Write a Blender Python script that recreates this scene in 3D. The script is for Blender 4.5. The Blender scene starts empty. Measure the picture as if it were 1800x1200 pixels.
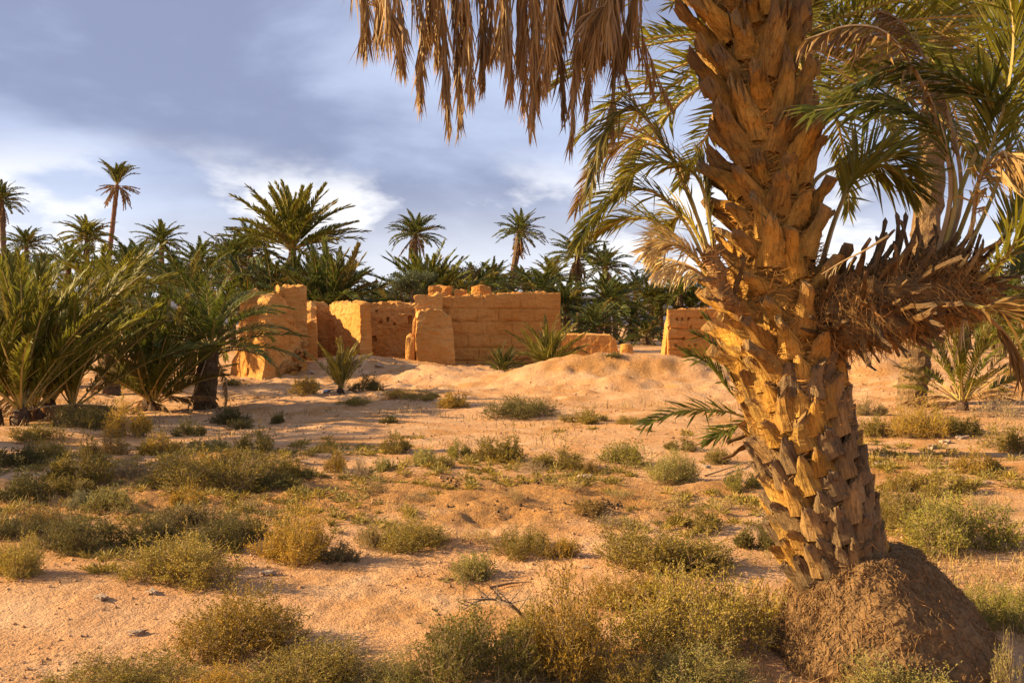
import bpy, math, random
import numpy as np
from mathutils import Vector, Matrix, Euler

random.seed(7)
S = bpy.context.scene
COL = S.collection
R = math.radians

# ------------------------------------------------------------------ camera
FPX, CX, HY, CAMH = 1750.0, 900.0, 570.0, 1.5      # focal length in photo pixels, centre column, horizon row, eye height
cam_d = bpy.data.cameras.new('camera')
cam_d.sensor_width = 36.0
cam_d.lens = 36.0 * FPX / 1800.0
cam_d.shift_y = -(600.0 - HY) / 1800.0
cam_d.clip_start, cam_d.clip_end = 0.1, 20000.0
cam = bpy.data.objects.new('camera', cam_d)
cam.location = (0, 0, CAMH)
cam.rotation_euler = (R(90), 0, 0)
COL.objects.link(cam)
S.camera = cam

# ------------------------------------------------------------------ sun, sky, exposure
SUN_EL, SUN_AZ = R(24.0), R(-1.0)                  # sun stands to the left
SUN = Vector((-math.cos(SUN_EL) * math.cos(SUN_AZ), math.cos(SUN_EL) * math.sin(SUN_AZ), math.sin(SUN_EL)))
sl = bpy.data.lights.new('sun', 'SUN')
sl.energy, sl.angle, sl.color = 5.0, R(0.6), (1.0, 0.76, 0.42)
so = bpy.data.objects.new('sun', sl)
so.rotation_euler = (-SUN).to_track_quat('-Z', 'Y').to_euler()
so.location = (-20, 10, 20)
COL.objects.link(so)

world = bpy.data.worlds.new('World')
S.world = world
world.use_nodes = True
wt = world.node_tree
wt.nodes.clear()
def wn(t, **k):
    n = wt.nodes.new(t)
    for a, b in k.items(): setattr(n, a, b)
    return n
def wl(a, b): wt.links.new(a, b)
def wmath(op, a, b=None, clamp=False):
    n = wn('ShaderNodeMath', operation=op, use_clamp=clamp)
    for i, v in enumerate((a, b)):
        if v is None: continue
        if isinstance(v, (int, float)): n.inputs[i].default_value = v
        else: wl(v, n.inputs[i])
    return n.outputs[0]
def wmix(f, a, b):
    n = wn('ShaderNodeMix', data_type='RGBA')
    for s, v in ((n.inputs[0], f), (n.inputs[6], a), (n.inputs[7], b)):
        if isinstance(v, (int, float)): s.default_value = v
        elif isinstance(v, tuple): s.default_value = v
        else: wl(v, s)
    return n.outputs[2]
def wrange(v, a, b):
    n = wn('ShaderNodeMapRange', interpolation_type='SMOOTHSTEP')
    wl(v, n.inputs[0]); n.inputs[1].default_value = a; n.inputs[2].default_value = b
    return n.outputs[0]
tc = wn('ShaderNodeTexCoord')
def wnoise(scale, stretch, off, detail=4.0, rough=0.5, dist=0.0):
    m = wn('ShaderNodeMapping'); wl(tc.outputs['Generated'], m.inputs[0])
    m.inputs['Scale'].default_value = (1, 1, stretch); m.inputs['Location'].default_value = off
    n = wn('ShaderNodeTexNoise'); wl(m.outputs[0], n.inputs['Vector'])
    n.inputs['Scale'].default_value = scale; n.inputs['Detail'].default_value = detail
    n.inputs['Roughness'].default_value = rough; n.inputs['Distortion'].default_value = dist
    return n.outputs['Fac']
sep = wn('ShaderNodeSeparateXYZ'); wl(tc.outputs['Generated'], sep.inputs[0])
z = sep.outputs['Z']
big = wnoise(2.3, 2.9, (0.55, 0.3, 0.25), 6, 0.52, 0.25)          # broad stratus sheets
mid = wnoise(4.2, 2.3, (1.35, 0.7, 0.4), 7, 0.55, 0.15)            # cumulus edges below them
grey = wmix(wrange(big, 0.38, 0.62), (0.24, 0.27, 0.415, 1), (0.48, 0.545, 0.74, 1))
puff = wmath('MULTIPLY', wrange(mid, 0.44, 0.56), wrange(z, 0.185, 0.115))             # bright cumulus bank low over the horizon
pale = wmath('MULTIPLY', wrange(z, 0.15, 0.04), 0.6)
cloud = wmix(wmath('MAXIMUM', puff, pale), grey, (0.88, 0.87, 0.90, 1))
sky = wn('ShaderNodeTexSky', sky_type='NISHITA', sun_disc=False)
sky.sun_elevation, sky.sun_rotation = SUN_EL, R(270.0) + SUN_AZ
sky.altitude, sky.dust_density = 900, 1.5
b1 = wn('ShaderNodeBackground'); wl(sky.outputs[0], b1.inputs[0]); b1.inputs[1].default_value = 0.10
b2 = wn('ShaderNodeBackground'); wl(cloud, b2.inputs[0]); b2.inputs[1].default_value = 0.48
ms = wn('ShaderNodeMixShader'); ms.inputs[0].default_value = 0.93
wl(b1.outputs[0], ms.inputs[1]); wl(b2.outputs[0], ms.inputs[2])
wo = wn('ShaderNodeOutputWorld'); wl(ms.outputs[0], wo.inputs[0])

S.view_settings.view_transform = 'Standard'
S.view_settings.look = 'None'
S.view_settings.gamma = 1.0
S.view_settings.use_curve_mapping = False
S.view_settings.exposure = 1.38
S.render.engine = 'CYCLES'
S.cycles.max_bounces = 4
S.cycles.diffuse_bounces = 3
S.cycles.transparent_max_bounces = 4
S.cycles.use_denoising = True

# ------------------------------------------------------------------ helpers
def h3(ix, iy, iz):
    n = (ix.astype(np.int64) * 374761393 + iy.astype(np.int64) * 668265263 + iz.astype(np.int64) * 1440662683) & 0xFFFFFFFF
    n = ((n ^ (n >> 13)) * 1274126177) & 0xFFFFFFFF
    return ((n ^ (n >> 16)) & 0xFFFF) / 32767.5 - 1.0
def noise(p):
    p = np.asarray(p, float)
    i = np.floor(p); f = p - i; u = f * f * (3 - 2 * f)
    i = i.astype(np.int64)
    out = 0
    for dx in (0, 1):
        wx = u[..., 0] if dx else 1 - u[..., 0]
        for dy in (0, 1):
            wy = u[..., 1] if dy else 1 - u[..., 1]
            for dz in (0, 1):
                wz = u[..., 2] if dz else 1 - u[..., 2]
                out = out + wx * wy * wz * h3(i[..., 0] + dx, i[..., 1] + dy, i[..., 2] + dz)
    return out
def fbm(p, oct=3, gain=0.5):
    p = np.asarray(p, float); a, s = 1.0, 0
    for o in range(oct):
        s = s + a * noise(p + o * 17.3); p = p * 2.03; a *= gain
    return s
def at(px, py, Y):
    return Vector(((px - CX) / FPX * Y, Y, CAMH + (HY - py) / FPX * Y))
def ss(a, b, x):
    t = np.clip((x - a) / (b - a), 0, 1); return t * t * (3 - 2 * t)

MOUNDS = [  # x, y, half-width x, half-width y, height, rotation
    (1.5, 23.6, 1.9, 1.5, 0.66, 0.1), (3.9, 23.2, 1.7, 1.1, 0.50, -0.1), (5.2, 24.5, 1.6, 1.3, 0.30, 0.0),
    (-1.7, 25.2, 1.3, 1.2, 0.34, 0.1), (8.6, 23.6, 1.05, 0.95, 0.62, 0.0), (-4.4, 28.0, 2.1, 1.7, 0.38, 0.0),
    (-2.1, 19.2, 1.5, 0.7, 0.16, 0.05), (-4.0, 17.5, 1.2, 0.6, 0.10, 0.0), (3.1, 19.6, 1.6, 0.6, 0.14, 0.0),
    (11.0, 21.0, 2.6, 1.8, 0.45, 0.0), (0.6, 17.2, 2.4, 0.7, 0.10, 0.05), (6.3, 10.2, 1.6, 0.7, 0.16, 0.2),
    (-2.6, 10.4, 2.2, 0.9, 0.10, 0.0), (-3.2, 5.6, 1.2, 0.5, 0.06, 0.0), (12.6, 33.0, 3.0, 2.0, 0.5, 0),
    (5.0, 21.2, 1.3, 0.45, 0.20, 0.1), (2.3, 21.5, 1.1, 0.5, 0.20, -0.1), (-1.2, 18.0, 1.9, 0.4, 0.13, 0.08), (3.4, 16.4, 1.4, 0.4, 0.10, 0),
    (4.8, 14.4, 1.8, 0.6, 0.10, 0.0), (-7.0, 13.2, 2.5, 1.0, 0.12, 0.0)]
def loam(x, y):
    """loose ochre soil dug up in the middle of the clearing"""
    p = np.stack([x, y, np.zeros_like(x)], -1)
    g = np.exp(-((x + 0.1) / 2.6) ** 2 - ((y - 8.6) / 1.5) ** 2) + 0.8 * np.exp(-((x + 3.2) / 1.8) ** 2 - ((y - 9.5) / 2.5) ** 2) + 0.7 * np.exp(-((x - 3.9) / 1.0) ** 2 - ((y - 11) / 1.5) ** 2)
    g = g + 0.55 * np.exp(-((x - 2.9) / 3.2) ** 2 - ((y - 23.2) / 1.7) ** 2) + 0.5 * np.exp(-((x + 3.2) / 2.5) ** 2 - ((y - 26.6) / 1.8) ** 2)
    return ss(0.35, 0.75, g + 0.35 * noise(p * 1.1 + 61) + 0.2 * noise(p * 3.7))
def height(x, y):
    x = np.asarray(x, float); y = np.asarray(y, float)
    zz = 0.28 * ss(22, 31, y) + 0.25 * ss(31, 60, y)
    for mx, my, sx, sy, hh, r in MOUNDS:
        dx, dy = x - mx, y - my
        c, s = math.cos(r), math.sin(r)
        u, v = (dx * c + dy * s) / sx, (-dx * s + dy * c) / sy
        zz = zz + hh * np.exp(-(u * u + v * v))
    p = np.stack([x, y, np.zeros_like(x)], -1)
    near = 1 - ss(60, 140, y)
    zz = zz + near * (0.045 * noise(p * 0.45 + 3.1) + 0.022 * noise(p * 1.3 + 9.2))
    fine = 1 - ss(25, 45, y)
    zz = zz + ss(17, 20, y) * (1 - ss(27, 29, y)) * (0.055 * np.abs(noise(p * 1.9 + 33)) + 0.04 * noise(p * 3.4 + 12))
    m = 0.35 + 0.65 * ss(-0.2, 0.45, noise(p * 0.33 + 40.0)) + 1.1 * loam(x, y) + 1.0 * ss(18, 22, y)          # loose stretches between trodden, smooth ones
    zz = zz + fine * m * (0.018 * noise(p * 4.1) + 0.016 * np.abs(noise(p * 9.7 + 5)) + 0.008 * noise(p * 21.0))
    return zz
def hz(x, y): return float(height(np.array([x]), np.array([y]))[0])
_T = np.concatenate([np.arange(3.2, 12, 0.02), np.arange(12, 60, 0.05), np.arange(60, 400, 0.5)])
def ground_at(px, py):
    """the point of the ground seen at a photo pixel"""
    xs = (px - CX) / FPX * _T; zs = CAMH + (HY - py) / FPX * _T
    d = zs - height(xs, _T)
    k = np.argmax(d < 0) if (d < 0).any() else len(_T) - 1
    return Vector((xs[k], _T[k], hz(xs[k], _T[k])))

def new_mesh(name, verts, faces, mats, fmat=None, smooth=False, attrs=None):
    me = bpy.data.meshes.new(name)
    v = np.asarray(verts, np.float32).reshape(-1, 3)
    if isinstance(faces, np.ndarray):
        nf, k = faces.shape
        me.vertices.add(len(v)); me.vertices.foreach_set('co', v.ravel())
        me.loops.add(nf * k); me.loops.foreach_set('vertex_index', faces.astype(np.int32).ravel())
        me.polygons.add(nf); me.polygons.foreach_set('loop_start', np.arange(0, nf * k, k, dtype=np.int32))
    else:
        lens = np.fromiter((len(f) for f in faces), np.int32, len(faces))
        flat = np.fromiter((i for f in faces for i in f), np.int32, int(lens.sum()))
        me.vertices.add(len(v)); me.vertices.foreach_set('co', v.ravel())
        me.loops.add(len(flat)); me.loops.foreach_set('vertex_index', flat)
        me.polygons.add(len(lens)); me.polygons.foreach_set('loop_start', np.concatenate([[0], np.cumsum(lens)[:-1]]).astype(np.int32))
    nf = len(me.polygons)
    if fmat is not None: me.polygons.foreach_set('material_index', np.asarray(fmat, np.int32))
    me.polygons.foreach_set('use_smooth', np.full(nf, smooth))
    for n, a in (attrs or {}).items():
        at_ = me.attributes.new(n, 'FLOAT', 'POINT'); at_.data.foreach_set('value', np.asarray(a, np.float32))
    for m in (mats if isinstance(mats, (list, tuple)) else [mats]): me.materials.append(m)
    me.update(calc_edges=True); me.validate()
    return me
def link(name, data, parent=None, loc=None, mat=None, color=None):
    o = bpy.data.objects.new(name, data)
    COL.objects.link(o)
    if parent is not None: o.parent = parent
    if mat is not None: o.matrix_local = mat
    elif loc is not None: o.location = loc
    if color is not None: o.color = (*color, 1.0)
    return o
def tag(o, label=None, cat=None, group=None, kind=None):
    if label: o['label'] = label
    if cat: o['category'] = cat
    if group: o['group'] = group
    if kind: o['kind'] = kind
    return o
def empty(name, loc, label, cat, group=None, kind=None):
    o = link(name, None, loc=loc); o.empty_display_size = 0.1
    return tag(o, label, cat, group, kind)

def spline(cps, n):
    """Catmull-Rom through control points -> n+1 points"""
    P = [Vector(c) for c in cps]
    P = [P[0] * 2 - P[1]] + P + [P[-1] * 2 - P[-2]]
    out = []
    m = len(P) - 3
    for k in range(n + 1):
        u = k / n * m; i = min(int(u), m - 1); t = u - i
        a, b, c, d = P[i:i + 4]
        out.append(0.5 * ((2 * b) + (c - a) * t + (2 * a - 5 * b + 4 * c - d) * t * t + (3 * b - a - 3 * c + d) * t ** 3))
    return out
def lerp_table(tab, t):
    xs = [a for a, _ in tab]; ys = [b for _, b in tab]
    return float(np.interp(t, xs, ys))
def tube(pts, rads, sides, verts, faces, cap=False, flat=1.0):
    """append a tube along pts"""
    n = len(pts); b0 = len(verts)
    T = (pts[1] - pts[0]).normalized()
    ref = Vector((0, 0, 1)) if abs(T.z) < 0.9 else Vector((1, 0, 0))
    U = T.cross(ref).normalized()
    for i in range(n):
        T = (pts[min(i + 1, n - 1)] - pts[max(i - 1, 0)])
        T = T.normalized() if T.length > 1e-9 else Vector((0, 0, 1))
        U = (U - T * U.dot(T))
        U = U.normalized() if U.length > 1e-6 else T.orthogonal().normalized()
        V = T.cross(U)
        for k in range(sides):
            a = 2 * math.pi * k / sides
            verts.append(pts[i] + (U * math.cos(a) + V * math.sin(a) * flat) * rads[i])
    for i in range(n - 1):
        for k in range(sides):
            k2 = (k + 1) % sides
            faces.append((b0 + i * sides + k, b0 + i * sides + k2, b0 + (i + 1) * sides + k2, b0 + (i + 1) * sides + k))
    if cap: faces.append(tuple(b0 + (n - 1) * sides + k for k in range(sides)))

# ------------------------------------------------------------------ materials
def material(name):
    m = bpy.data.materials.new(name); m.use_nodes = True
    nt = m.node_tree; nt.nodes.clear()
    return m, nt
class NB:
    def __init__(s, name):
        s.m, s.nt = material(name)
        s.tc = s.n('ShaderNodeTexCoord'); s.oi = s.n('ShaderNodeObjectInfo')
    def n(s, t, **k):
        q = s.nt.nodes.new(t)
        for a, b in k.items(): setattr(q, a, b)
        return q
    def put(s, sock, v):
        if isinstance(v, (int, float)): sock.default_value = v
        elif isinstance(v, (tuple, list)): sock.default_value = (*v, 1.0) if len(v) == 3 and sock.type == 'RGBA' else tuple(v)
        else: s.nt.links.new(v, sock)
    def noise(s, scale, detail=4, rough=0.55, coord='Object', stretch=None, dist=0.0, off=None):
        c = s.n('ShaderNodeNewGeometry').outputs['Position'] if coord == 'World' else s.tc.outputs[coord]
        if stretch or off is not None:
            mp = s.n('ShaderNodeMapping'); s.put(mp.inputs[0], c)
            if stretch: mp.inputs['Scale'].default_value = stretch
            if off is not None:
                cb = s.n('ShaderNodeCombineXYZ'); s.put(cb.inputs[0], off); s.put(cb.inputs[2], off); s.put(mp.inputs['Location'], cb.outputs[0])
            c = mp.outputs[0]
        q = s.n('ShaderNodeTexNoise'); s.put(q.inputs['Vector'], c)
        q.inputs['Scale'].default_value = scale; q.inputs['Detail'].default_value = detail
        q.inputs['Roughness'].default_value = rough; q.inputs['Distortion'].default_value = dist
        return q.outputs['Fac']
    def math(s, op, a, b=0.0, clamp=False):
        q = s.n('ShaderNodeMath', operation=op, use_clamp=clamp); s.put(q.inputs[0], a); s.put(q.inputs[1], b); return q.outputs[0]
    def rng(s, v, a, b, c=0.0, d=1.0):
        q = s.n('ShaderNodeMapRange', interpolation_type='SMOOTHSTEP')
        s.put(q.inputs[0], v)
        for i, x in enumerate((a, b, c, d)): q.inputs[i + 1].default_value = x
        return q.outputs[0]
    def mix(s, f, a, b, blend='MIX'):
        q = s.n('ShaderNodeMix', data_type='RGBA', blend_type=blend)
        s.put(q.inputs[0], f); s.put(q.inputs[6], a); s.put(q.inputs[7], b); return q.outputs[2]
    def attr(s, name):
        q = s.n('ShaderNodeAttribute', attribute_name=name); return q.outputs['Fac']
    def bump(s, h, strength, dist, normal=None):
        q = s.n('ShaderNodeBump'); q.inputs['Strength'].default_value = strength; q.inputs['Distance'].default_value = dist
        s.put(q.inputs['Height'], h)
        if normal is not None: s.put(q.inputs['Normal'], normal)
        return q.outputs[0]
    def out(s, color, rough=0.9, normal=None, spec=0.2, trans=0.0, transcol=None):
        b = s.n('ShaderNodeBsdfPrincipled'); s.put(b.inputs['Base Color'], color); s.put(b.inputs['Roughness'], rough)
        b.inputs['Specular IOR Level'].default_value = spec
        if normal is not None: s.put(b.inputs['Normal'], normal)
        res = b.outputs[0]
        if trans:
            t = s.n('ShaderNodeBsdfTranslucent'); s.put(t.inputs[0], transcol if transcol is not None else color)
            mx = s.n('ShaderNodeMixShader'); mx.inputs[0].default_value = trans
            s.put(mx.inputs[1], res); s.put(mx.inputs[2], t.outputs[0]); res = mx.outputs[0]
        o = s.n('ShaderNodeOutputMaterial'); s.put(o.inputs[0], res)
        return s.m

def mk_ground():
    b = NB('desert_soil')
    n1 = b.noise(0.33, 4, 0.55, 'World'); n2 = b.noise(1.7, 5, 0.6, 'World'); n3 = b.noise(14, 5, 0.65, 'World'); n4 = b.noise(70, 4, 0.6, 'World')
    c = b.mix(b.rng(n1, 0.40, 0.60), (0.56, 0.295, 0.135), (0.46, 0.220, 0.072))       # pinkish silt and ochre loam
    c = b.mix(b.rng(n2, 0.35, 0.75), c, (0.61, 0.37, 0.20))
    c = b.mix(b.math('MULTIPLY', b.attr('loam'), 0.8), c, b.mix(b.rng(n3, 0.35, 0.65), (0.42, 0.20, 0.055), (0.28, 0.135, 0.042)))
    c = b.mix(b.math('MULTIPLY', b.rng(n3, 0.52, 0.72), 0.45), c, (0.34, 0.165, 0.06))
    c = b.mix(b.math('MULTIPLY', b.rng(n4, 0.58, 0.75), 0.4), c, (0.26, 0.13, 0.06))
    h = b.math('ADD', b.math('MULTIPLY', n3, 0.7), b.math('MULTIPLY', n4, 0.3))
    nr = b.bump(h, 0.9, 0.09)
    nr = b.bump(b.noise(160, 3, 0.6, 'World'), 0.4, 0.008, nr)
    return b.out(c, 0.95, nr, 0.1)
def mk_mud(name, ca, cb, cd):
    b = NB(name)
    n1 = b.noise(0.9, 5, 0.6, 'World'); n2 = b.noise(7, 6, 0.65, 'World'); n3 = b.noise(38, 4, 0.65, 'World'); n4 = b.noise(3.0, 4, 0.6, 'World', (1, 1, 3.2))
    c = b.mix(b.rng(n1, 0.35, 0.65), ca, cb)
    c = b.mix(b.math('MULTIPLY', b.rng(n4, 0.50, 0.72), 0.5), c, cd)
    c = b.mix(b.math('MULTIPLY', b.rng(n2, 0.58, 0.75), 0.55), c, cd)
    c = b.mix(b.math('MULTIPLY', b.rng(n3, 0.60, 0.72), 0.35), c, (0.66, 0.42, 0.20))
    streak = b.noise(5.0, 3, 0.6, 'World', (1, 1, 0.16)); line = b.noise(2.2, 4, 0.65, 'World', (0.35, 0.35, 5.0))
    c = b.mix(b.math('MULTIPLY', b.rng(streak, 0.54, 0.70), 0.40), c, cd)
    c = b.mix(b.math('MULTIPLY', b.rng(line, 0.57, 0.66), 0.28), c, cd)
    n5 = b.noise(16, 5, 0.7, 'World')
    nr = b.bump(b.math('ADD', b.math('ADD', n2, b.math('MULTIPLY', n5, 0.8)), b.math('MULTIPLY', b.rng(line, 0.57, 0.66), -0.22)), 0.9, 0.055)
    return b.out(c, 0.95, nr, 0.1)
def mk_leaf(name, trans=0.40, rough=0.5, spec=0.25, browntip=0.5):
    b = NB(name)
    r = b.attr('rnd'); t = b.attr('tip')
    c = b.oi.outputs['Color']
    c = b.mix(b.rng(r, 0.0, 1.0, 0.0, 0.55), c, b.mix(1.0, c, (1.55, 1.35, 0.55), 'MULTIPLY'))
    c = b.mix(b.math('MULTIPLY', b.rng(r, 0.0, 0.35, 0.45, 0.0), 1.0), c, b.mix(1.0, c, (0.6, 0.75, 0.8), 'MULTIPLY'))
    c = b.mix(b.math('MULTIPLY', b.rng(t, 0.55, 1.0), browntip), c, (0.30, 0.19, 0.07))
    hsv = b.n('ShaderNodeHueSaturation'); b.put(hsv.inputs['Color'], c); b.put(hsv.inputs['Value'], b.rng(b.oi.outputs['Random'], 0, 1, 0.8, 1.2))
    return b.out(hsv.outputs[0], rough, None, spec, trans)
def mk_wood(name, grain=(26, 26, 2.2), bumpd=0.012):
    """palm wood and fibre; grain runs along the local z axis"""
    b = NB(name)
    off = b.math('MULTIPLY', b.oi.outputs['Random'], 37.0)
    g = b.noise(3.0, 6, 0.65, 'Object', grain, 0.4, off); p = b.noise(9.0, 4, 0.6, 'Object', None, 0.0, off); f = b.noise(60, 3, 0.6, 'Object', (1, 1, 0.15), 0, off)
    c = b.oi.outputs['Color']
    grey = b.mix(1.0, c, (0.62, 0.66, 0.78), 'MULTIPLY')
    c = b.mix(b.rng(p, 0.45, 0.65), c, grey)
    c = b.mix(b.math('MULTIPLY', b.rng(f, 0.55, 0.70), 0.5), c, b.mix(1.0, c, (0.45, 0.40, 0.36), 'MULTIPLY'))
    c = b.mix(b.math('MULTIPLY', b.rng(g, 0.50, 0.66), 0.75), c, b.mix(1.0, c, (0.32, 0.28, 0.25), 'MULTIPLY'))
    c = b.mix(b.math('MULTIPLY', b.rng(g, 0.48, 0.30), 0.45), c, b.mix(1.0, c, (1.45, 1.4, 1.25), 'MULTIPLY'))
    c = b.mix(b.math('MULTIPLY', b.rng(b.math('ADD', b.attr('tip'), b.math('MULTIPLY', p, 0.5)), 0.95, 1.35), 0.6), c, (0.20, 0.13, 0.075))
    nr = b.bump(b.math('ADD', g, b.math('MULTIPLY', f, 0.6)), 1.0, bumpd * 1.7)
    return b.out(c, 0.85, nr, 0.2)
def mk_simple(name, a, c2, scale, rough=0.9, bd=0.01, coord='Object'):
    b = NB(name)
    n = b.noise(scale, 5, 0.6, coord)
    return b.out(b.mix(b.rng(n, 0.35, 0.65), a, c2), rough, b.bump(n, 0.7, bd), 0.2)
def mk_twig(name):
    b = NB(name); r = b.attr('rnd')
    c = b.mix(b.rng(r, 0, 1), b.oi.outputs['Color'], b.mix(1.0, b.oi.outputs['Color'], (1.9, 1.7, 1.4), 'MULTIPLY'))
    return b.out(c, 0.9, None, 0.15)
M_GROUND = mk_ground()
M_MUD = mk_mud('mud_plaster', (0.53, 0.235, 0.052), (0.61, 0.315, 0.095), (0.35, 0.142, 0.036))
M_EARTH = mk_mud('rammed_earth', (0.49, 0.210, 0.046), (0.55, 0.260, 0.068), (0.33, 0.132, 0.032))
M_RUBBLE = mk_mud('crumbled_earth', (0.34, 0.17, 0.05), (0.42, 0.21, 0.065), (0.17, 0.08, 0.025))
M_LEAF = mk_leaf('palm_leaflet')
M_DRY = mk_leaf('dry_palm_leaflet', 0.18, 0.6, 0.3, 0.1)
M_RACHIS = mk_simple('palm_rachis', (0.30, 0.24, 0.06), (0.42, 0.29, 0.10), 8, 0.5)
M_DRYRACHIS = mk_simple('dry_palm_rachis', (0.30, 0.19, 0.09), (0.42, 0.28, 0.13), 8, 0.7)
M_WOOD = mk_wood('palm_leaf_base')
M_FIBRE = mk_wood('palm_fibre', (4, 4, 26), 0.02)
M_TRUNK = mk_wood('palm_trunk_bark', (8, 8, 8), 0.03)
M_ROOT = mk_simple('root_mat', (0.135, 0.076, 0.034), (0.215, 0.122, 0.050), 30, 0.95, 0.02)
M_TWIG = mk_twig('shrub_twig')
M_SHRUB = mk_leaf('shrub_leaf', 0.25, 0.6, 0.2, 0.35)
M_STONE = mk_simple('pale_stone', (0.33, 0.22, 0.14), (0.46, 0.33, 0.22), 12, 0.9, 0.01)
M_DUNG = mk_simple('dry_dung', (0.05, 0.03, 0.016), (0.09, 0.055, 0.03), 60, 0.9, 0.003)
M_HAZED_ROCK = mk_simple('hazed_hill_rock', (0.075, 0.075, 0.105), (0.10, 0.095, 0.125), 0.01, 0.95, 2.0)  # dark slate blue has distant haze and cloud shadow mixed into the rock colour

# ------------------------------------------------------------------ ground
def build_ground():
    ys = [-30.0, -20, -12, -7, -4, -2, -0.5, 0.8, 1.8, 2.6, 3.2]
    while ys[-1] < 4500: ys.append(ys[-1] * (1.0062 if ys[-1] < 45 else 1.05))
    ys = np.array(ys)
    t = np.linspace(-1, 1, 380)
    ts = t * 0.80 + 3.2 * np.sign(t) * np.clip(np.abs(t) - 0.86, 0, 1) * 2.2
    w = np.maximum(5.0, np.abs(ys) * 0.85 + 1.6)
    X = w[:, None] * ts[None, :]; Y = np.repeat(ys[:, None], len(t), 1)
    Z = height(X, Y)
    V = np.stack([X, Y, Z], -1).reshape(-1, 3)
    n, m = X.shape
    idx = np.arange(n * m).reshape(n, m)
    F = np.stack([idx[:-1, :-1], idx[:-1, 1:], idx[1:, 1:], idx[1:, :-1]], -1).reshape(-1, 4)
    tag(link('ground', new_mesh('ground', V, F, M_GROUND, smooth=True, attrs={'loam': loam(X.ravel(), Y.ravel())})), 'bare pinkish ochre desert soil with low mounds', None, None, 'structure')
build_ground()
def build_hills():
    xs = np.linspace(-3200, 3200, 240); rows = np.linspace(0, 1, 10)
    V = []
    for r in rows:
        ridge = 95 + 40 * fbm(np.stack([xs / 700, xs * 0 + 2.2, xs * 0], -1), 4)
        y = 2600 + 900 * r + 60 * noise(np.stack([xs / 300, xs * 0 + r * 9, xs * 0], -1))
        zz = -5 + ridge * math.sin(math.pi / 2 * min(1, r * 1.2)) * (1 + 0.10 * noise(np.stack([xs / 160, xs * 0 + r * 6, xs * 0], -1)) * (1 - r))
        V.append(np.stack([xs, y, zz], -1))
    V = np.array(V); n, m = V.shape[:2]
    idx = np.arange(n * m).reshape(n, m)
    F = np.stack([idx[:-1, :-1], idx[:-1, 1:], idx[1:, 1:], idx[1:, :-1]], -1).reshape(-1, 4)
    tag(link('hills', new_mesh('hills', V.reshape(-1, 3), F, M_HAZED_ROCK, smooth=True)), 'low blue hills on the horizon behind the palms', None, None, 'structure')
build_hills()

# ------------------------------------------------------------------ ruined earth walls
def box_grid(nx, ny, nz):
    idx = {}; V = []; F = []
    def g(i, j, k):
        key = (i, j, k)
        if key not in idx: idx[key] = len(V); V.append((i / nx, j / ny, k / nz))
        return idx[key]
    for i in range(nx):
        for k in range(nz):
            F.append((g(i, 0, k), g(i + 1, 0, k), g(i + 1, 0, k + 1), g(i, 0, k + 1)))
            F.append((g(i, ny, k), g(i, ny, k + 1), g(i + 1, ny, k + 1), g(i + 1, ny, k)))
    for j in range(ny):
        for k in range(nz):
            F.append((g(0, j, k), g(0, j, k + 1), g(0, j + 1, k + 1), g(0, j + 1, k)))
            F.append((g(nx, j, k), g(nx, j + 1, k), g(nx, j + 1, k + 1), g(nx, j, k + 1)))
    for i in range(nx):
        for j in range(ny):
            F.append((g(i, j, nz), g(i + 1, j, nz), g(i + 1, j + 1, nz), g(i, j + 1, nz)))
    return np.array(V), np.array(F)
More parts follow.
